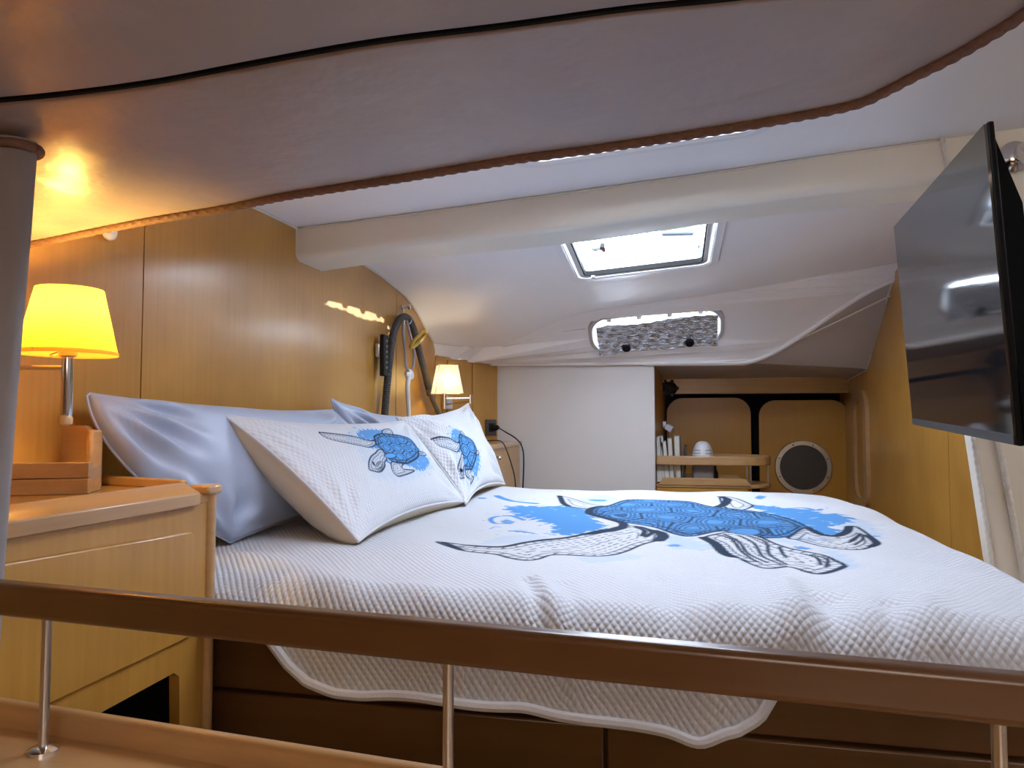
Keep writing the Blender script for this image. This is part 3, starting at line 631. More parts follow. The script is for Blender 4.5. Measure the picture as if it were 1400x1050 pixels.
# ------------------------------------------------------------------ pillows
def pillow(name, TL, TR, BR, BL, tf, tbk, nu, nv, inset=.03, wr=.004, seed=0, paint=None, mats=None, pw=.42, sag=0, iu=None, pb=None):
    TL, TR, BR, BL = [np.array(p, float) for p in (TL, TR, BR, BL)]
    u = np.linspace(0, 1, nu); v = np.linspace(0, 1, nv); U, V = np.meshgrid(u, v)
    Lu = np.linalg.norm((TR-TL+BR-BL)/2); Lv = np.linalg.norm((TL-BL+TR-BR)/2)
    n = np.cross(TR-TL, TL-BL); n /= np.linalg.norm(n)
    if n[0] < 0: n = -n
    ui = .5+(U-.5)*(1-(inset if iu is None else iu)/Lu*2*4*V*(1-V)); vi = .5+(V-.5)*(1-inset/Lv*2*4*U*(1-U))
    B = ((1-ui)*(1-vi))[...,None]*BL+(ui*(1-vi))[...,None]*BR+((1-ui)*vi)[...,None]*TL+(ui*vi)[...,None]*TR
    f = (16*U*(1-U)*V*(1-V))**pw; r = np.random.RandomState(seed); W = 0
    for k in range(9):
        a, b, c, d = r.uniform(-14, 14), r.uniform(-10, 10), r.uniform(0, 6), r.uniform(.3, 1); W = W+d*np.sin(U*a*Lu*1.4+V*b+c)
    for (cx, cy) in ((0,0),(1,0),(0,1),(1,1)):
        dd = np.hypot((U-cx)*Lu, (V-cy)*Lv); W = W + 3.2*np.sin(np.arctan2((V-cy)*Lv, (U-cx)*Lu+1e-6)*14+seed)*np.exp(-((dd-.14)/.06)**2)
    W = W*wr*np.clip(f*2, 0, 1)
    Fp = B+n*(tf*f+W)[...,None]; Bp = B-n*(tbk*(16*U*(1-U)*V*(1-V))**(pb or pw)+W*.5)[...,None]
    Fp[...,2] -= sag*f*(1-V)
    uv = np.stack([U*Lu, V*Lv], -1)
    col = np.tile(WHITE, (nu*nv, 1)); 
    if paint:
        def q(px, py):
            o = Vector(BL+n*tf*.8); pl_n = Vector(n); p = on_plane(px, py, o, pl_n); p = np.array(p)-n*tf*.8
            M = np.array([TR-TL+BR-BL, TL-BL+TR-BR]).T/2; s_, *_ = np.linalg.lstsq(M, p-(TL+TR+BR+BL)/4, rcond=None)
            # refine for non-parallel sides
            uu, vv = s_[0]+.5, s_[1]+.5
            for _ in range(8):
                X_ = (1-uu)*(1-vv)*BL+uu*(1-vv)*BR+(1-uu)*vv*TL+uu*vv*TR; du = (1-vv)*(BR-BL)+vv*(TR-TL); dv = (1-uu)*(TL-BL)+uu*(TR-BR)
                st, *_ = np.linalg.lstsq(np.array([du, dv]).T, p-X_, rcond=None); uu += st[0]; vv += st[1]
            return (uu*Lu, vv*Lv)
        ptr = Paint(uv.reshape(-1, 2), .0022); paint(ptr, q); col = np.clip(ptr.c*1.12, 0, .8)
    return Fp, Bp, uv, col
def build_pillow(name, Fp, Bp, uv, col, mf, mbk, label, cat='pillow', group=None):
    nv, nu = Fp.shape[:2]; nF = nv*nu; V = np.concatenate([Fp.reshape(-1, 3), Bp.reshape(-1, 3)])
    idx = np.arange(nF).reshape(nv, nu); F1 = np.stack([idx[:-1,:-1], idx[:-1,1:], idx[1:,1:], idx[1:,:-1]], -1).reshape(-1, 4); F2 = F1[:, ::-1]+nF
    F = np.concatenate([F1, F2]); o0 = np.array([V[:,0].mean(), V[:,1].mean(), V[:,2].min()])
    me = bpy.data.meshes.new(name); me.vertices.add(len(V)); me.vertices.foreach_set('co', (V-o0).ravel()); me.loops.add(F.size); me.loops.foreach_set('vertex_index', F.ravel().astype(np.int32)); me.polygons.add(len(F))
    me.polygons.foreach_set('loop_start', np.arange(0, F.size, 4)); me.polygons.foreach_set('loop_total', np.full(len(F), 4)); me.update(calc_edges=True); me.polygons.foreach_set('use_smooth', np.ones(len(F), bool))
    l = me.uv_layers.new(name='metric'); U2 = np.concatenate([uv.reshape(-1, 2)]*2); l.data.foreach_set('uv', U2[F.ravel()].ravel())
    a = me.color_attributes.new('print', 'FLOAT_COLOR', 'POINT'); cc = np.concatenate([col, np.tile(WHITE, (nF, 1))]); a.data.foreach_set('color', np.concatenate([cc, np.ones((len(cc), 1))], 1).ravel())
    me.materials.append(mf); me.materials.append(mbk); mi = np.zeros(len(F), np.int32); mi[len(F1):] = 1; me.polygons.foreach_set('material_index', mi); me.validate()
    bm = bmesh.new(); bm.from_mesh(me); bmesh.ops.remove_doubles(bm, verts=bm.verts, dist=1e-5); bmesh.ops.recalc_face_normals(bm, faces=bm.faces); bm.to_mesh(me); bm.free()
    o = bpy.data.objects.new(name, me); C.objects.link(o); o.location = o0; ORG[o.name] = tuple(o0); tag(o, label, cat, group)
    return o
def seam(o, Fp, r, mat, sides='tblr'):
    loop = list(Fp[0, :]) + list(Fp[1:, -1]) + list(Fp[-1, ::-1][1:]) + list(Fp[::-1, 0][1:-1])
    MB().tube([Vector(p) for p in loop[::2]], r, 6, closed=True).build('piping', mat, o, smooth=True)

T1 = dict(
 shell=[(690,300),(682,260),(720,225),(790,213),(900,225),(1000,235),(1100,262),(1170,310),(1210,380),(1220,460),(1190,520),(1120,580),(1060,610),(960,605),(900,590),(850,560),(820,510),(770,450),(720,400),(692,340)],
 front=[(690,300),(650,320),(560,300),(480,265),(400,240),(300,215),(200,190),(95,170),(110,210),(160,260),(260,310),(400,360),(500,390),(600,415),(660,400),(690,370)],
 head=[(720,450),(690,490),(645,530),(625,590),(640,670),(690,690),(760,705),(800,690),(820,640),(810,600),(830,560),(800,500),(765,445)],
 top=[(790,213),(780,190),(800,155),(880,150),(905,225)], tail=[(1215,430),(1240,420),(1300,428),(1315,450),(1290,470),(1230,465)],
 rear=[(900,595),(900,660),(940,720),(1000,755),(1060,745),(1130,720),(1170,688),(1100,685),(1040,680),(1020,650),(1030,620),(1060,610)],
 sp1=[(480,240),(500,180),(540,150),(620,140),(770,160),(800,210),(690,240),(680,300),(620,310),(540,280)],
 sp2=[(1200,370),(1260,420),(1330,500),(1350,560),(1320,610),(1280,670),(1200,680),(1150,650),(1080,640),(1000,600),(1180,500)],
 sp3=[(600,420),(700,430),(760,470),(800,560),(900,640),(880,600),(820,560),(740,440),(690,360)])
def turtle(px):
    def go(pt, q):
        m = {k: [q(*px(a, b)) for a, b in v] for k, v in T1.items()}
        pt.fill([q(*px(a, b)) for a, b in [(420,140),(560,100),(760,130),(1000,190),(1150,230),(1320,420),(1420,560),(1330,700),(1100,800),(900,790),(700,740),(560,560),(480,420),(380,380),(340,250)]], PALE, .28, .018)
        for k in ('sp1', 'sp2', 'sp3'): pt.fill(m[k], BLUE, .95, .010)
        r = np.random.RandomState(3)
        for k in range(40):
            a, b = (r.uniform(380, 560), r.uniform(100, 300)) if k % 3 == 0 else (r.uniform(1180, 1400), r.uniform(400, 720))
            p0 = q(*px(a, b)); an = r.uniform(0, PI); l = r.uniform(.003, .012); pt.stroke([p0, (p0[0]+l*math.cos(an), p0[1]+l*math.sin(an))], r.uniform(.003, .006), BLUE if k % 2 else PALE, False)
        W_ = .0052
        for k in ('top', 'front', 'tail', 'rear', 'head'): pt.fill(m[k], WHITE, .55); pt.limb(m[k], W_, .12, .013, .012)
        pt.shell(m['shell'], W_*1.15, (.085, .055), 5, False); pt.stroke(m['shell']+m['shell'][:1], W_*1.5)
        pt.stroke(m['front'][:8], W_*1.5)
        e = [q(*px(870+70*math.cos(a), 520+35*math.sin(a))) for a in np.linspace(0, 2*PI, 12)]; pt.fill(e, BLUE*1.15, 1); pt.stroke(e, W_*.8)
        for rr in (18, 34, 50): pt.stroke([q(*px(762+rr*math.cos(a), 638+rr*math.sin(a))) for a in np.linspace(0, 2*PI, 12)], W_*.55)
        pt.stroke([q(*px(675, 605)), q(*px(688, 625))], W_*2.2, INK, False)
    return go
px1 = lambda a, b: (420+a/7.78, 560+b/7.78)
src = np.array([(95,170,1),(1315,450,1),(760,705,1)], float); dst = np.array([(580+100/8.75,560+270/8.75),(580+780/8.75,560+480/8.75),(580+550/8.75,560+770/8.75)])
AF = np.linalg.solve(src, dst); px2 = lambda a, b: tuple(np.array([a, b, 1.]) @ AF)

G1 = pillow('p', (-1.15,1.25,.055), (-1.12,2.28,.035), (-1.04,2.36,-.29), (-1.05,1.60,-.295), .075, .03, 120, 60, .02, .0045, 3, iu=-.085, pw=.36)
o = build_pillow('pillow', *G1, sheet_m, sheet_m, 'blue-grey satin pillow leaning on the wall beside the lit lamp'); seam(o, G1[0], .003, sheet_m)
G2 = pillow('p', (-1.14,2.30,.075), (-1.12,3.12,.02), (-1.02,3.12,-.28), (-1.06,2.40,-.28), .07, .05, 100, 50, .03, .006, 8)
o = build_pillow('pillow', *G2, sheet_m, sheet_m, 'blue-grey pillow corner peeking over the two white turtle cushions'); seam(o, G2[0], .003, sheet_m)
S1 = pillow('p', on_d(306,568,1.80), (-1.02,2.72,.0), (-.72,2.50,-.285), on_z(490,740,-.288), .055, .16, 400, 190, .035, .0016, 5, turtle(px1), pw=.5, pb=.36)
o = build_pillow('cushion', *S1, waf_sham, cream_m, 'long white waffle cushion with blue turtle print, in front of the satin pillow'); seam(o, S1[0], .0045, waf_hem)
S2 = pillow('p', (-1.04,2.66,.01), on_d(640,552,3.42), on_z(690,662,-.285), (-.71,2.48,-.29), .065, .09, 260, 190, .035, .003, 9, turtle(px2))
o = build_pillow('cushion', *S2, waf_sham, cream_m, 'white turtle print cushion below the small chrome swing-arm lamp'); seam(o, S2[0], .0045, waf_hem)

# ------------------------------------------------------------------ near-left cabinet with counter
XB = -.84
cab = thing('cabinet', 'wooden bedside cabinet with framed door and dark open niche, under the counter', 'cabinet', (-1.02,.8,-1.05))
TOPZ = -.150
lp = [(XB,.30,-1.05),(XB,1.205,-1.05),(XB,1.205,TOPZ),(XB,.30,TOPZ)]
door = [on_x(-30,776,XB), on_x(258,727,XB), on_x(264,735,XB), on_x(264,860,XB), on_x(257,870,XB), on_x(-60,1020,XB)]
nich = [on_x(100,995,XB), on_x(238,920,XB), on_x(245,925,XB), on_x(246,1060,XB), on_x(80,1120,XB)]
grow = lambda L, g: [Vector((p.x, p.y+(g if p.y > 1.0 else 0), p.z+(g if p.z > -.35 else -g))) for p in L]
MB().prism(lp, (-.02,0,0), [nich]).build('side', wood_z, cab)
MB().prism([Vector((XB, p.y, p.z)) for p in door], (.006,0,0)).build('door', wood_z, cab, bevel=.003)
MB().box((-1.19,.30,-1.05), (XB-.19,1.19,TOPZ)).build('carcass', blackm, cab)
MB().box((XB-.19,1.18,-1.05), (XB-.02,1.205,TOPZ)).build('end_panel', wood_z, cab)
MB().box((XB-.188,1.160,-1.04), (XB-.022,1.178,-.16)).build('niche_side', blackm, cab)  # niche side and top lined black to paint in its shade
MB().box((XB-.19,.30,-.44), (XB-.02,1.16,-.42)).build('niche_top', blackm, cab)
MB().tube([Vector((XB-.004,1.216,-1.05)), Vector((XB-.004,1.216,-.135))], .013, 12).build('corner_post', solid_y, cab, smooth=True)
ct = thing('counter', 'orange-lit wooden counter with raised edges beneath the glowing lamp', 'counter', (-1.02,.8,-.15))
MB().prism([(-1.195,.30,-.150),(XB+.002,.30,-.150),(XB+.002,1.21,-.150),(-1.00,1.30,-.150),(-1.195,1.34,-.150)], (0,0,.016)).build('worktop', wood_y, ct, bevel=.002)
MB().prism([(XB+.010,.30,-.152),(XB+.012,.30,-.130),(XB-.022,.30,-.112),(XB-.034,.30,-.112),(XB-.036,.30,-.134),(XB-.012,.30,-.152)], (0,.87,0)).build('front_fiddle', solid_y, ct, bevel=.002)
a, b = Vector((-1.18,1.325,-.125)), Vector((-.93,1.262,-.125)); dd = (b-a).normalized(); nn = Vector((-dd.y, dd.x, 0))
MB().obox((a+b)/2, dd, nn, Z, (b-a).length/2, .008, .010).build('back_fiddle', solid_x, ct, bevel=.004)
MB().box((XB-.03,1.19,-.136), (XB+.014,1.232,-.118)).build('corner_cap', solid_y, ct, bevel=.005)

bx_ = thing('slatted_box', 'small wooden box of two stacked boards on the counter below the lamp', 'box', (-1.1,1.1,-.134))
pa_, pb_ = on_d(14,664,1.30), on_d(122,657,1.33)
pa_.z = pb_.z = -.134
ux = Vector((pb_.x-pa_.x, pb_.y-pa_.y, 0)); ln = ux.length; ux.normalize(); uy = Vector((-ux.y, ux.x, 0)); cc = (pa_+pb_)/2+ux*-.03
for k in range(2):
    MB().obox(cc+Vector((0,0,.0145+k*.0295))+uy*.006, ux, uy, Z, ln/2+.03, .008, .0142).build('board', solid_x, bx_, bevel=.002)
MB().obox(cc+uy*.05+Vector((0,0,.024)), ux, uy, Z, ln/2+.025, .036, .024).build('tray', solid_x, bx_, bevel=.002)
pu = on_d(123,655,1.45); pu.z = -.134
u1 = MB(); lo = rrect(pu+Vector((-.045,0,.062)), X, Z, .085, .124, .022, 6); u1.prism(lo, (0,.014,0)); uo = u1.build('wooden_upright', solid_x, bevel=.003); tag(uo, 'rounded wooden upright board standing behind the small boxed boards', 'board')
ul = MB().box((pu.x-.004, pu.y-.012, -.134), (pu.x+.012, pu.y+.02, -.018)).build('edge_strip', solid_y, uo, bevel=.005)

# ------------------------------------------------------------------ lamps
sh1 = shade_mat('glowing yellow shade', (.85,.52,.14), (1,.46,.03), .20, (.92,.55,.05))
L1 = on_d(93, 485, 1.27)
l1 = thing('wall_lamp', 'glowing yellow shade on a chrome swing-arm lamp over the counter', 'lamp', L1)
h0 = .114
mb = MB().lathe(L1+Vector((0,0,-.0)), [(.0765,0),(.0775,.0),(.0525,h0),(.0515,h0)], 48, cap=False); mb.build('shade', sh1, l1, smooth=True)
MB().lathe(L1, [(.078,-.001),(.0785,.004),(.0772,.006)], 48, cap=False).build('shade_rim', sh1, l1, smooth=True)
MB().lathe(L1+Vector((0,0,-.105)), [(.009,0),(.0095,.002),(.0095,.100),(.014,.103),(.014,.112),(.008,.114)], 24).build('stem', chrome, l1, smooth=True)
MB().lathe(L1+Vector((0,0,-.123)), [(.006,0),(.010,.003),(.011,.012),(.008,.018)], 20).build('finial', plain('amber clear plastic', (.75,.55,.3), .15), l1, smooth=True)
for k in range(3):
    a = 2*PI*k/3+.6; MB().tube([L1+Vector((0,0,.012)), L1+Vector((.08*math.cos(a), .08*math.sin(a), .004))], .0012, 6).build('shade_spoke', brushed, l1)
pm = Vector((-1.20, .98, L1.z-.018)); el = L1+Vector((-.14,-.02,-.022))
MB().tube([L1+Vector((0,0,-.022)), el], .0045, 10).build('arm', chrome, l1, smooth=True)
MB().tube([el, Vector((-1.195, .93, el.z))], .0045, 10).build('arm', chrome, l1, smooth=True)
MB().lathe(Vector((-1.199,.93,el.z)), [(.03,0),(.03,.008),(.012,.012)], 24, X).build('wall_plate', chrome, l1, smooth=True)
MB().lathe(L1+Vector((0,0,.012)), [(.008,0),(.013,.02),(.022,.045),(.020,.06),(.006,.072)], 20).build('bulb', shade_mat('warm bulb', (1,.8,.5), (1,.6,.2), 6, (1,.8,.5)), l1, smooth=True)
b1 = lamp('lamp_glow', 'POINT', L1+Vector((0,0,.073)), 18, (1,.62,.14), .02)

L2 = on_d(611, 538, 3.50)
l2 = thing('wall_lamp', 'small cream square-shaded chrome swing-arm lamp in the far corner', 'lamp', L2)
sh2 = shade_mat('cream lit shade', (.75,.70,.58), (1,.86,.60), .10, (.42,.37,.26))
ang = R(28); hb, ht, hh = .066, .044, .135
def sq(hw, z, inn=0):
    return [L2+Vector((math.cos(ang+PI/4+PI/2*k)*(hw-inn)*1.414, math.sin(ang+PI/4+PI/2*k)*(hw-inn)*1.414, z)) for k in range(4)]
a_, b_ = sq(hb, 0), sq(ht, hh)
for k in range(4):
    MB().add([a_[k], a_[(k+1)%4], b_[(k+1)%4], b_[k]], [(0,1,2,3)]).build('shade_panel', sh2, l2)
    MB().tube([a_[k], b_[k]], .0016, 6).build('shade_rib', gel, l2)
p0 = L2+Vector((-.008,-.01,0))
MB().tube([p0+Vector((0,0,.01)), p0+Vector((0,0,-.075))], .009, 14).build('stem', chrome, l2, smooth=True)
wp = Vector((-1.168,3.66,L2.z-.035)); wn = Vector((.5,-.216,0)).normalized(); wt = Vector((.216,.5,0)).normalized()
MB().obox(wp+wn*.010+wt*.015, wt, Z, wn, .034, .036, .010).build('wall_plate', chrome, l2, bevel=.005)
j2 = on_d(643, 546, 3.55)
MB().tube([p0+Vector((0,0,-.026)), j2+Vector((0,0,.006))], .0055, 10).build('arm', chrome, l2, smooth=True)
MB().tube([Vector((wp.x,wp.y,L2.z-.044))+wn*.02, j2+Vector((0,0,-.010))], .0055, 10).build('arm', chrome, l2, smooth=True)
MB().tube([j2+Vector((0,0,-.022)), j2+Vector((0,0,.022))], .009, 12).build('joint', chrome, l2, smooth=True)
lamp('lamp_glow', 'POINT', L2+Vector((0,0,.05)), 1.2, (1,.80,.48), .02)

# small chrome reading light at the right edge, on the bulkhead
rl = on_y(1397, 208, 2.12); r1 = thing('reading_light', 'chrome round reading light on the bulkhead behind the screen', 'lamp', rl)
MB().lathe(rl+Vector((0,.04,0)), [(.040,0),(.042,.008),(.030,.02),(.012,.026)], 32, -Y).build('base', chrome, r1, smooth=True)
MB().lathe(rl+Vector((.02,.0,-.005)), [(.020,-.04),(.030,-.02),(.033,.01),(.028,.03),(.02,.034)], 32, Vector((.3,-1,-.5))).build('head', chrome, r1, smooth=True)

# ------------------------------------------------------------------ television
D = [ray(1222,310), ray(1345,170), ray(1387,608), ray(1248,580)]
M = np.array([list(D[0]), list(-D[1]), list(D[2]), list(-D[3])]).T; _, _, vh = np.linalg.svd(M); dep = vh[-1]/vh[-1][0]*1.92
TV = [D[k]*dep[k] for k in range(4)]
print('TV', dep, (TV[1]-TV[0]).length, (TV[3]-TV[0]).length, (TV[1]-TV[0]).angle(TV[3]-TV[0])*57.3, TV)
ex_ = (TV[1]-TV[0]).normalized(); ez_ = (TV[0]-TV[3]); ez_ = (ez_-ex_*ez_.dot(ex_)).normalized(); en = ex_.cross(ez_)
if en.x < 0: en = -en                        # points away from the bed, to the back of the set
tc_ = sum(TV, Vector())/4
tv = thing('television', 'flat black television hanging beside the berth, mirroring the portlight', 'television', tc_)
cor = lambda g: [TV[0]+(ex_*-g+ez_*g), TV[1]+(ex_*g+ez_*g), TV[2]+(ex_*g-ez_*g), TV[3]+(-ex_*g-ez_*g)]
MB().prism(cor(0), en*.004).build('screen', screen_m, tv)
fr = [p+en*.0045 for p in cor(.003)]; MB().prism(fr, en*.010).build('bezel', plain('satin black edge', (.004,.004,.004), .6, spec=.12), tv, bevel=.003)
bb = [TV[3]-ez_*0+en*-.001, TV[2]+en*-.001, TV[2]+ez_*.016+en*-.001, TV[3]+ez_*.016+en*-.001]; MB().prism(bb, en*.004).build('lower_bezel', plain('dark grey bezel', (.03,.03,.033), .4), tv)
wv = (TV[1]-TV[0]).length; hv = (TV[0]-TV[3]).length
rh = MB(); q1_ = [tc_+en*.014+ex_*sx*wv*.495+ez_*sy*hv*.49 for sx, sy in ((-1,1),(1,1),(1,-1),(-1,-1))]; q2_ = [tc_+en*.060+ex_*sx*wv*.44+ez_*(sy*hv*.30-.02) for sx, sy in ((-1,1),(1,1),(1,-1),(-1,-1))]
rh.add(q1_+q2_, [(0,1,2,3),(4,5,6,7),(0,1,5,4),(1,2,6,5),(2,3,7,6),(3,0,4,7)]); rh.build('rear_housing', plain('dull black back', (.003,.003,.003), .95, spec=.04), tv)
for k in range(5): MB().obox(tc_+en*.064-ez_*(.14-.05*k), ex_, ez_, en, wv*.3, .006, .003).build('vent_rib', black, tv)
br = thing('television_bracket', 'black wall bracket arm holding the television to the bulkhead', 'bracket', (.80,2.10,tc_.z))
MB().obox(tc_+en*.075, ex_, ez_, en, .11, .11, .010).build('mount_plate', black, br, bevel=.003)
pw_ = Vector((.86,2.13,tc_.z-.02)); MB().tube([tc_+en*.085, tc_+en*.12+ex_*-.10, pw_], .018, 10).build('arm', black, br, smooth=True)
MB().box((.80,2.125,tc_.z-.12), (.93,2.16,tc_.z+.10)).build('wall_plate', black, br, bevel=.004)

# ------------------------------------------------------------------ far nightstand, socket, cables
ns = thing('nightstand', 'low wooden nightstand in the far corner behind the white cushion', 'nightstand', (-1.0,3.6,-1.05))
NZ = -.118
MB().prism([(-1.19,3.30,-1.05),(XB,3.30,-1.05),(XB,4.02,-1.05),(-.99,4.07,-1.05),(-1.17,3.65,-1.05)], (0,0,1.05+NZ-.02)).build('body', wood_z, ns)
MB().prism([(-1.19,3.28,NZ-.02),(XB+.01,3.28,NZ-.02),(XB+.01,4.04,NZ-.02),(-.98,4.08,NZ-.02),(-1.17,3.65,NZ-.02)], (0,0,.022)).build('top', solid_y, ns, bevel=.004)
MB().box((XB,3.36,-.55), (XB+.008,3.96,NZ-.10)).build('door', wood_z, ns, bevel=.003)
MB().lathe(Vector((XB+.006,3.44,NZ-.06)), [(.006,0),(.006,.012),(.012,.016),(.010,.024)], 16, X).build('knob', chrome, ns, smooth=True)
so = Vector((-1.2,3.60,0)).lerp(Vector((-.984,4.10,0)), .86); so.z = on_d(667,585,4.0).z; so = so+wn*.001
sk = thing('power_socket', 'dark square power socket on the wood panel above the nightstand', 'socket', so)
MB().obox(so+wn*.006, wt, Z, wn, .046, .046, .006).build('plate', plain('bronze grey plastic', (.06,.055,.05), .4), sk, bevel=.003)
MB().obox(so+wn*.014, wt, Z, wn, .024, .024, .004).build('outlet', black, sk, bevel=.002)
plug = so+wn*.03; pg = thing('plug_cable', 'black plug and cable hanging from the dark socket', 'cable', plug)
MB().tube([plug-wn*.012, plug+wn*.02, plug+wn*.035+wt*.0], [.018,.016,.006], 14).build('plug', black, pg, smooth=True)
def cable(pts, z): return [Vector(p) for p in smooth_line([tuple(on_d(u, v, d)) for u, v, d in pts], n=6)]
MB().tube([plug+wn*.03]+cable([(690,590,3.75),(706,600,3.62),(714,612,3.5),(716,630,3.45),(715,664,3.42),(714,690,3.4)], 0), .0035, 8).build('cord', black, pg, smooth=True)
c2_ = MB().tube(cable([(664,603,3.95),(676,602,3.8),(686,604,3.66),(692,614,3.55),(699,634,3.48),(704,655,3.45),(706,690,3.42)], 0), .003, 8).build('charging_cable', black, smooth=True); tag(c2_, 'thin black cable draped over the nightstand edge', 'cable')

# ------------------------------------------------------------------ hook, hose, straps, remote on the left wall
hk_ = on_x(549,420,-1.195); hk = thing('coat_hook', 'small chrome hook high on the wood wall holding the hose', 'hook', hk_)
MB().lathe(hk_, [(.010,0),(.011,.006),(.006,.012),(.006,.03),(.011,.034),(.011,.042)], 20, X).build('peg', chrome, hk, smooth=True)
MB().tube([hk_+Vector((.01,0,0)), hk_+Vector((.01,0,-.06)), hk_+Vector((.02,0,-.075)), hk_+Vector((.04,0,-.075)), hk_+Vector((.05,0,-.055))], .004, 8).build('hook_bend', chrome, hk, smooth=True)
xw = -1.165
def wallpath(pts, x=xw): return [Vector(p) for p in smooth_line([tuple(on_x(u, v, x)) for u, v in pts], n=8)]
hp_ = wallpath([(524,600),(526,568),(529,530),(533,490),(538,455),(547,436),(556,434),(564,446),(573,480),(581,510),(588,540)])
mb = MB(); L = resample(hp_, 420); mb.tube(L, [.0165*(1 if k % 3 else .80) for k in range(len(L))], 12); ho = mb.build('breathing_hose', hose_m, smooth=True, angle=80); tag(ho, 'dark ribbed hose looped over the chrome hook', 'hose')
mb = MB(); mb.tube(wallpath([(586,533),(592,548),(600,566),(606,590)], -1.16), .012, 12); mb.build('hose_sleeve', plain('grey hose sleeve', (.16,.155,.15), .4), ho, smooth=True)
st = thing('strap_headgear', 'grey straps with white tube and yellow ring hanging from the hook', 'headgear', on_x(555,440,-1.13))
mb = MB().tube(wallpath([(552,438),(551,455),(554,480),(555,500),(559,508)], -1.14), .006, 8); mb.build('strap', grey_st, st, smooth=True)
mb = MB().tube(wallpath([(556,438),(560,455),(566,480),(565,500),(561,508)], -1.14), .006, 8); mb.build('strap', grey_st, st, smooth=True)
MB().lathe(on_x(560,512,-1.14), [(.008,-.016),(.022,-.010),(.024,.005),(.012,.014)], 20, Vector((1,-.4,.2))).build('buckle', gel, st, smooth=True)
MB().tube(wallpath([(559,514),(557,530),(558,550),(559,575),(560,600)], -1.14), .010, 12).build('white_tube', tubew, st, smooth=True)
rc = on_x(572,464,-1.10); mb = MB(); ra_, rb_ = Vector((.1,.9,.42)).normalized(), Vector((.55,-.35,.75)).normalized()
mb.tube([rc+ra_*.075*math.cos(a)+rb_*.034*math.sin(a) for a in np.linspace(0, 2*PI, 40)[:-1]], .008, 10, closed=True); mb.build('yellow_ring', yellow_m, st, smooth=True)['label'] = 'ochre yellow oval ring'
rm_ = thing('remote_control', 'black remote control clipped on the wood wall beside the hose', 'remote', on_x(523,487,-1.18))
ca = on_x(525,486,-1.165); MB().obox(ca, Y, Z, X, .024, .086, .010).build('body', black, rm_, bevel=.004)
for k in range(6): MB().obox(ca+Vector((.011,.0,.06-.022*k)), Y, Z, X, .012, .005, .002).build('button', plain('grey key', (.10,.10,.10), .5), rm_)
cb = on_x(519,480,-1.185); MB().obox(cb, Y, Z, X, .028, .030, .010).build('holder', brushed, rm_, bevel=.006)

# ------------------------------------------------------------------ sliding doors and shelf in the far recess
def panel_door(x0, x1, z1, y, label):
    lo = rrect(Vector(((x0+x1)/2, y, (z1-1.0)/2)), X, Z, x1-x0, z1+1.0, .10, 10); return lo
yd = 4.82
d1a, d1b = on_y(912,600,yd), on_y(1027,600,yd); d2a, d2b = on_y(1038,600,yd), on_y(1161,600,yd); zt1, zt2 = on_y(960,544,yd).z, on_y(1100,547,yd).z
dl = struct(MB().prism(panel_door(d1a.x, d1b.x, zt1, yd, ''), (0,.02,0)).build('door_1', amber, bevel=.004))
dr = struct(MB().prism(panel_door(d2a.x, d2b.x, zt2, yd, ''), (0,.02,0)).build('door_2', amber, bevel=.004))
sp = on_y(1098,639,yd-.001); rs_ = .168
spk = thing('round_vent', 'round steel-rimmed vent with dark mesh on the far right door', 'vent', sp)
MB().lathe(sp, [(rs_,0),(rs_,.008),(rs_-.004,.012),(rs_-.030,.012),(rs_-.032,.002)], 48, -Y, cap=False).build('rim', brushed, spk, smooth=True)
MB().lathe(sp, [(rs_-.030,.002),(rs_-.05,.005),(.01,.007)], 48, -Y).build('mesh', plain('brown mesh', (.06,.045,.03), .5, bump=.002, bscale=400), spk, smooth=True)
for k in range(8):
    a = PI/8+2*PI*k/8; MB().lathe(sp+Vector(((rs_-.017)*math.cos(a),-.012,(rs_-.017)*math.sin(a))), [(.006,0),(.005,.002),(.001,.003)], 10, -Y).build('screw', chrome, spk)

sy0, sy1 = 4.16, 4.50
sh = thing('shelf_unit', 'wooden corner shelf with round-ended fiddle rail behind the berth', 'shelf', (.25,4.3,-1.05))
zs = on_y(980,663,sy0).z; zr = on_y(980,624,sy0).z; xr = on_y(1056,640,sy0+.1).x; xl = -.094
MB().prism([(xl,sy0,-1.05),(xr-.14,sy0,-1.05),(xr-.14,sy1,-1.05),(xl,sy1,-1.05)], (0,0,1.05+zs-.02)).build('cabinet_body', wood_x, sh)
def capsule(x0, x1, y0, y1, z, n=12):
    r = (y1-y0)/2; P = [Vector((x0, y0, z))]
    for k in range(n+1): a = -PI/2+PI*k/n; P.append(Vector((x1-r+r*math.cos(a), (y0+y1)/2+r*math.sin(a), z)))
    return P+[Vector((x0, y1, z))]
MB().prism(capsule(xl, xr, sy0-.005, sy1, zs-.018), (0,0,.020)).build('shelf_board', solid_x, sh, bevel=.005)
cp = capsule(xl, xr, sy0, sy1-.02, 0); inn = capsule(xl, xr-.028, sy0+.028, sy1-.048, 0)
for P_ in (cp, inn):
    for p in P_: p.z = zr-.05
MB().prism(cp+list(reversed(inn)), (0,0,.05)).build('fiddle_rail', solid_x, sh, bevel=.006)
for (u, yy_) in ((1021,sy0+.014),(1050,sy0+.09),(1026,sy1-.04)):
    p = on_y(u, 650, yy_); MB().tube([Vector((p.x, yy_, zs)), Vector((p.x, yy_, zr-.04))], .006, 12).build('post', brushed, sh, smooth=True)
p = on_y(923, 650, sy0+.014); MB().tube([Vector((p.x, sy0+.014, zs)), Vector((p.x, sy0+.014, zr-.04))], .005, 12).build('post', brushed, sh, smooth=True)
f0, f1 = on_y(900,663,sy0-.01), on_y(1028,663,sy0-.01)
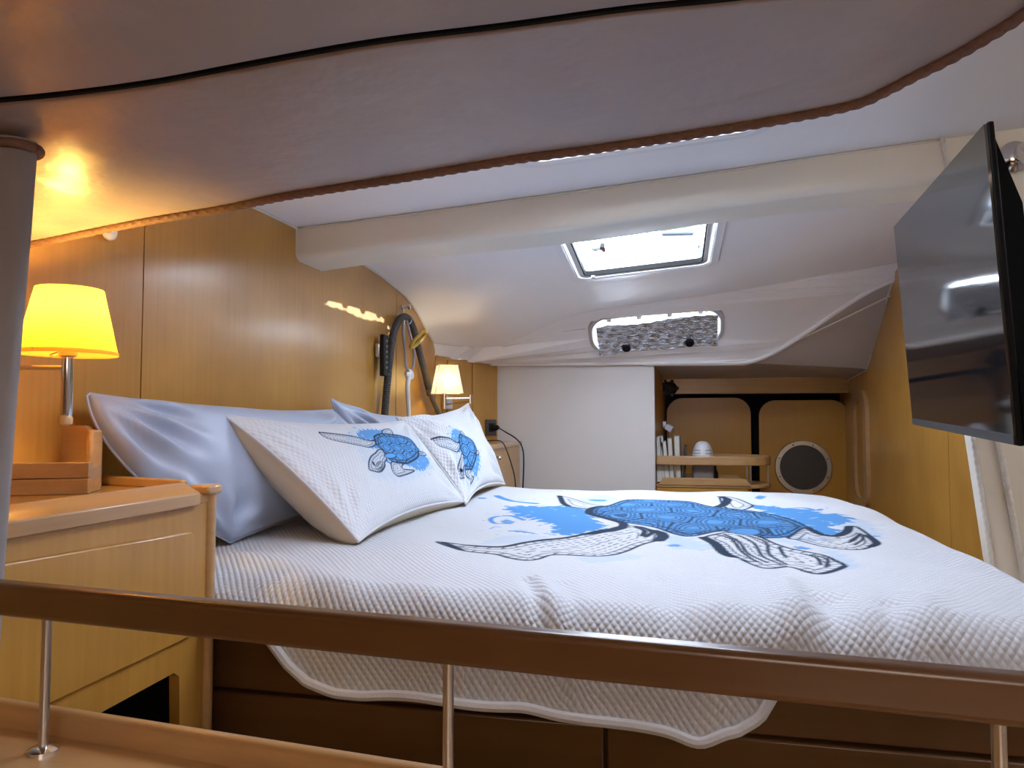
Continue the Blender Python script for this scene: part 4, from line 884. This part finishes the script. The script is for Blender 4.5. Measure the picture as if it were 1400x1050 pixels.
MB().prism([(f0.x,sy0-.012,zs-.004),(f1.x,sy0-.012,zs-.004),(f1.x-.03,sy0-.012,zs+.036),(f0.x+.03,sy0-.012,zs+.036)], (0,.016,0)).build('lower_fiddle', solid_x, sh, bevel=.003)
MB().prism([(f0.x,sy1-.05,zs+.002),(f1.x-.02,sy1-.05,zs+.002),(f1.x-.05,sy1-.05,zs+.034),(f0.x+.03,sy1-.05,zs+.034)], (0,.016,0)).build('rear_fiddle', solid_x, sh, bevel=.003)

# books, spines away from us
cov_cols = [(.50,.58,.72),(.42,.50,.62),(.28,.27,.22),(.30,.34,.38),(.33,.31,.24),(.12,.11,.10),(.02,.02,.02)]
specs = [(898,905,598,0,'pale blue-white book leaning at the partition end of the shelf'),(905,910,597,-3,'thin bluish book second from the partition'),(909,916,604,-5,'narrow cream-paged book leaning between the bluish books and a taller one'),(916,922,600,-3,'cream-paged book directly behind the slim steel post'),(923,931,597,-1,'thick tall cream-paged book, tallest toward the white air purifier'),(931,934,598,-2,'thin brown-edged book against the thick tall one'),(934,937,610,3,'black thin book nearest the white air purifier')]
prot = None
for k, (u0, u1, v0, tilt, lab) in enumerate(specs):
    a, b = on_y(u0, 640, sy0+.05), on_y(u1, 640, sy0+.05); hgt = on_y(u0, v0, sy0+.05).z-zs; wth = (b.x-a.x)*.99; cx = (a.x+b.x)/2
    t = thing('book', lab, 'book', (cx, sy0+.12, zs+.002), 'books on the far shelf')
    cm = plain('book cover', cov_cols[k], .5); ax_ = Vector((math.cos(R(tilt)),0,-math.sin(R(tilt)))); az_ = Vector((math.sin(R(tilt)),0,math.cos(R(tilt))))
    base = Vector((cx-.0, sy0+.125, zs+.004)) - az_*0 + az_*(hgt/2)
    for sgn in (-1, 1): MB().obox(base+ax_*sgn*(wth/2-.0012), ax_, Y, az_, .0012, .075, hgt/2).build('cover', cm, t)
    MB().obox(base+Y*.074, ax_, Y, az_, wth/2, .0012, hgt/2).build('spine', cm, t)
    MB().obox(base+Y*-.002, ax_, Y, az_, max(.001, wth/2-.0026), .0725, hgt/2-.004).build('pages', paper if k not in (5, 6) else plain('dark pages', (.05,.045,.04), .8), t)
# air purifier: white ribbed dome on a grey base
ap_ = on_y(961,640,sy0+.12); ap_.z = zs+.002
ap = thing('air_purifier', 'white ribbed dome appliance on a warm grey base on the shelf', 'appliance', ap_)
rd = (on_y(975,640,sy0+.12).x-on_y(946,640,sy0+.12).x)/2; zd = on_y(961,630,sy0+.12).z
MB().prism(rrect(Vector((ap_.x,ap_.y,ap_.z)), X, Y, rd*2, .12, .02), (0,0,zd-.01-ap_.z)).build('base', greybox, ap, bevel=.004)
hd = on_y(961,603,sy0+.12).z-zd; pr = [(rd*math.cos(a)**.72*1.02, hd*math.sin(a)) for a in np.linspace(0, PI/2*.985, 16)]
pr = [(rd*.98, -.012)]+pr; MB().lathe(Vector((ap_.x,ap_.y,zd)), pr, 36).build('dome', frostw, ap, smooth=True)
for k in range(4):
    z_ = .010+.017*k; rr = rd*math.cos(math.asin(z_/hd))**.72*1.02+.0006
    for sgn in (-1, 1):
        aa = [R(-90+sgn*g) for g in (14,26,38,50,60)]; MB().tube([Vector((ap_.x+rr*math.cos(a), ap_.y+rr*math.sin(a), zd+z_)) for a in aa], .002, 6).build('vent_slot', greybox, ap)
rdp = on_y(977,655,sy0+.12); bt = MB().lathe(Vector((rdp.x+.006, sy0+.2, zs+.003)), [(.018,0),(.018,.05),(.010,.07),(.008,.09)], 16).build('small_bottle', [black], smooth=True); tag(bt, 'small black bottle with red cap beside the appliance base', 'bottle')
MB().lathe(Vector((rdp.x+.006, sy0+.2, zs+.093)), [(.009,0),(.009,.018)], 16).build('cap', red_m, bt, smooth=True)
# small white swivel light and black clip fan on the recess side panel
cl = on_y(909,585,4.5); cl.x = max(cl.x, -.05); w_ = thing('swivel_light', 'small white swivel spotlight on the recess side above the books', 'lamp', cl)
MB().lathe(cl+Vector((-.012,0,.02)), [(.02,0),(.02,.02)], 16, X).build('base', frostw, w_, smooth=True)
MB().obox(cl+Vector((.028,-.02,0)), Vector((.8,-.3,-.5)).normalized(), Vector((.3,1,0)).normalized(), Vector((.5,0,.8)).normalized(), .022, .02, .018).build('head', frostw, w_, bevel=.004)
MB().tube([cl+Vector((.02,0,-.02)), cl+Vector((.024,0,-.10))], .004, 8).build('stem', brushed, w_)
ck = on_y(916,531,4.45); fn = thing('clip_fan', 'black clip-on gadget in the upper corner of the recess', 'fan', ck)
MB().lathe(ck, [(.025,-.02),(.040,-.01),(.040,.015),(.02,.025)], 14, Vector((.4,-1,-.2))).build('head', black, fn)
for k in range(5): a = 2*PI*k/5; MB().obox(ck+Vector((.042*math.cos(a),-.01,.042*math.sin(a))), X, Y, Z, .010, .012, .010).build('lug', black, fn, bevel=.003)
MB().tube([ck, ck+Vector((-.03,.05,.05))], .008, 8).build('clip', black, fn)

# ------------------------------------------------------------------ foreground fiddle rail and desk shelf
A0, A1 = Vector((-.84,.717,0)), Vector((.42,.598,0)); ux = (A1-A0).normalized(); uy = Vector((-ux.y, ux.x, 0)); ln = (A1-A0).length; mid = (A0+A1)/2
fr_ = thing('guard_rail', 'long wooden guard rail on thin steel posts across the foreground', 'rail', mid+Vector((0,0,-.36)))
zt = on_plane(700,862,A0,uy).z; zb = on_plane(700,921,A0,uy).z
rz0, rz1 = zb, zt
MB().obox(mid+uy*.011+Vector((0,0,(rz0+rz1)/2)), ux, uy, Z, ln/2, .012, (rz1-rz0)/2).build('rail', wood('rail wood', (.095,.040,.012), (.14,.062,.02), 'x', .3, .5), fr_, bevel=.007, seg=5)
zsf = -.375
for u in (62, 613, 1363):
    p = on_plane(u, 930, A0+uy*.012, uy); q = Vector((p.x, p.y, 0)); MB().tube([q+Vector((0,0,zsf)), q+Vector((0,0,rz0+.008))], .0052, 16).build('post', brushed, fr_, smooth=True)
    MB().lathe(q+Vector((0,0,zsf)), [(.017,0),(.017,.003),(.011,.006),(.006,.007)], 24).build('foot_ring', chrome, fr_, smooth=True)
dk = thing('desk_shelf', 'polished wooden shelf top with raised back edge at the bottom of the view', 'shelf', mid+Vector((0,0,-.40)))
MB().prism([A0+uy*.06+Vector((0,0,zsf-.02)), A1+ux*.4+uy*.06+Vector((0,0,zsf-.02)), A1+ux*.4-uy*.62+Vector((0,0,zsf-.02)), A0-uy*.62+Vector((0,0,zsf-.02))], (0,0,.02)).build('top', solid_x, dk, bevel=.003)
MB().obox(mid+uy*.054+Vector((0,0,zsf+.008)), ux, uy, Z, ln/2, .008, .022).build('back_edge', solid_x, dk, bevel=.006, seg=3)
MB().obox(mid-uy*.28+Vector((0,0,(zsf-.02-1.05)/2)), ux, uy, Z, ln/2-.02, .30, (1.05+zsf-.02)/2).build('cabinet', wood_z, dk)

# tiny white fitting under the rope at the top left
wf = on_x(148,316,-1.19); f_ = MB().lathe(wf, [(.020,0),(.020,.006),(.014,.012),(.006,.014)], 20, X).build('wall_button', frostw, smooth=True); tag(f_, 'small white round fitting high on the wood wall above the glowing lamp', 'fitting')

# lift everything so the cabin sole is at the ground
for o in list(sc.objects):
    if o.parent is None: o.location.z += ZC
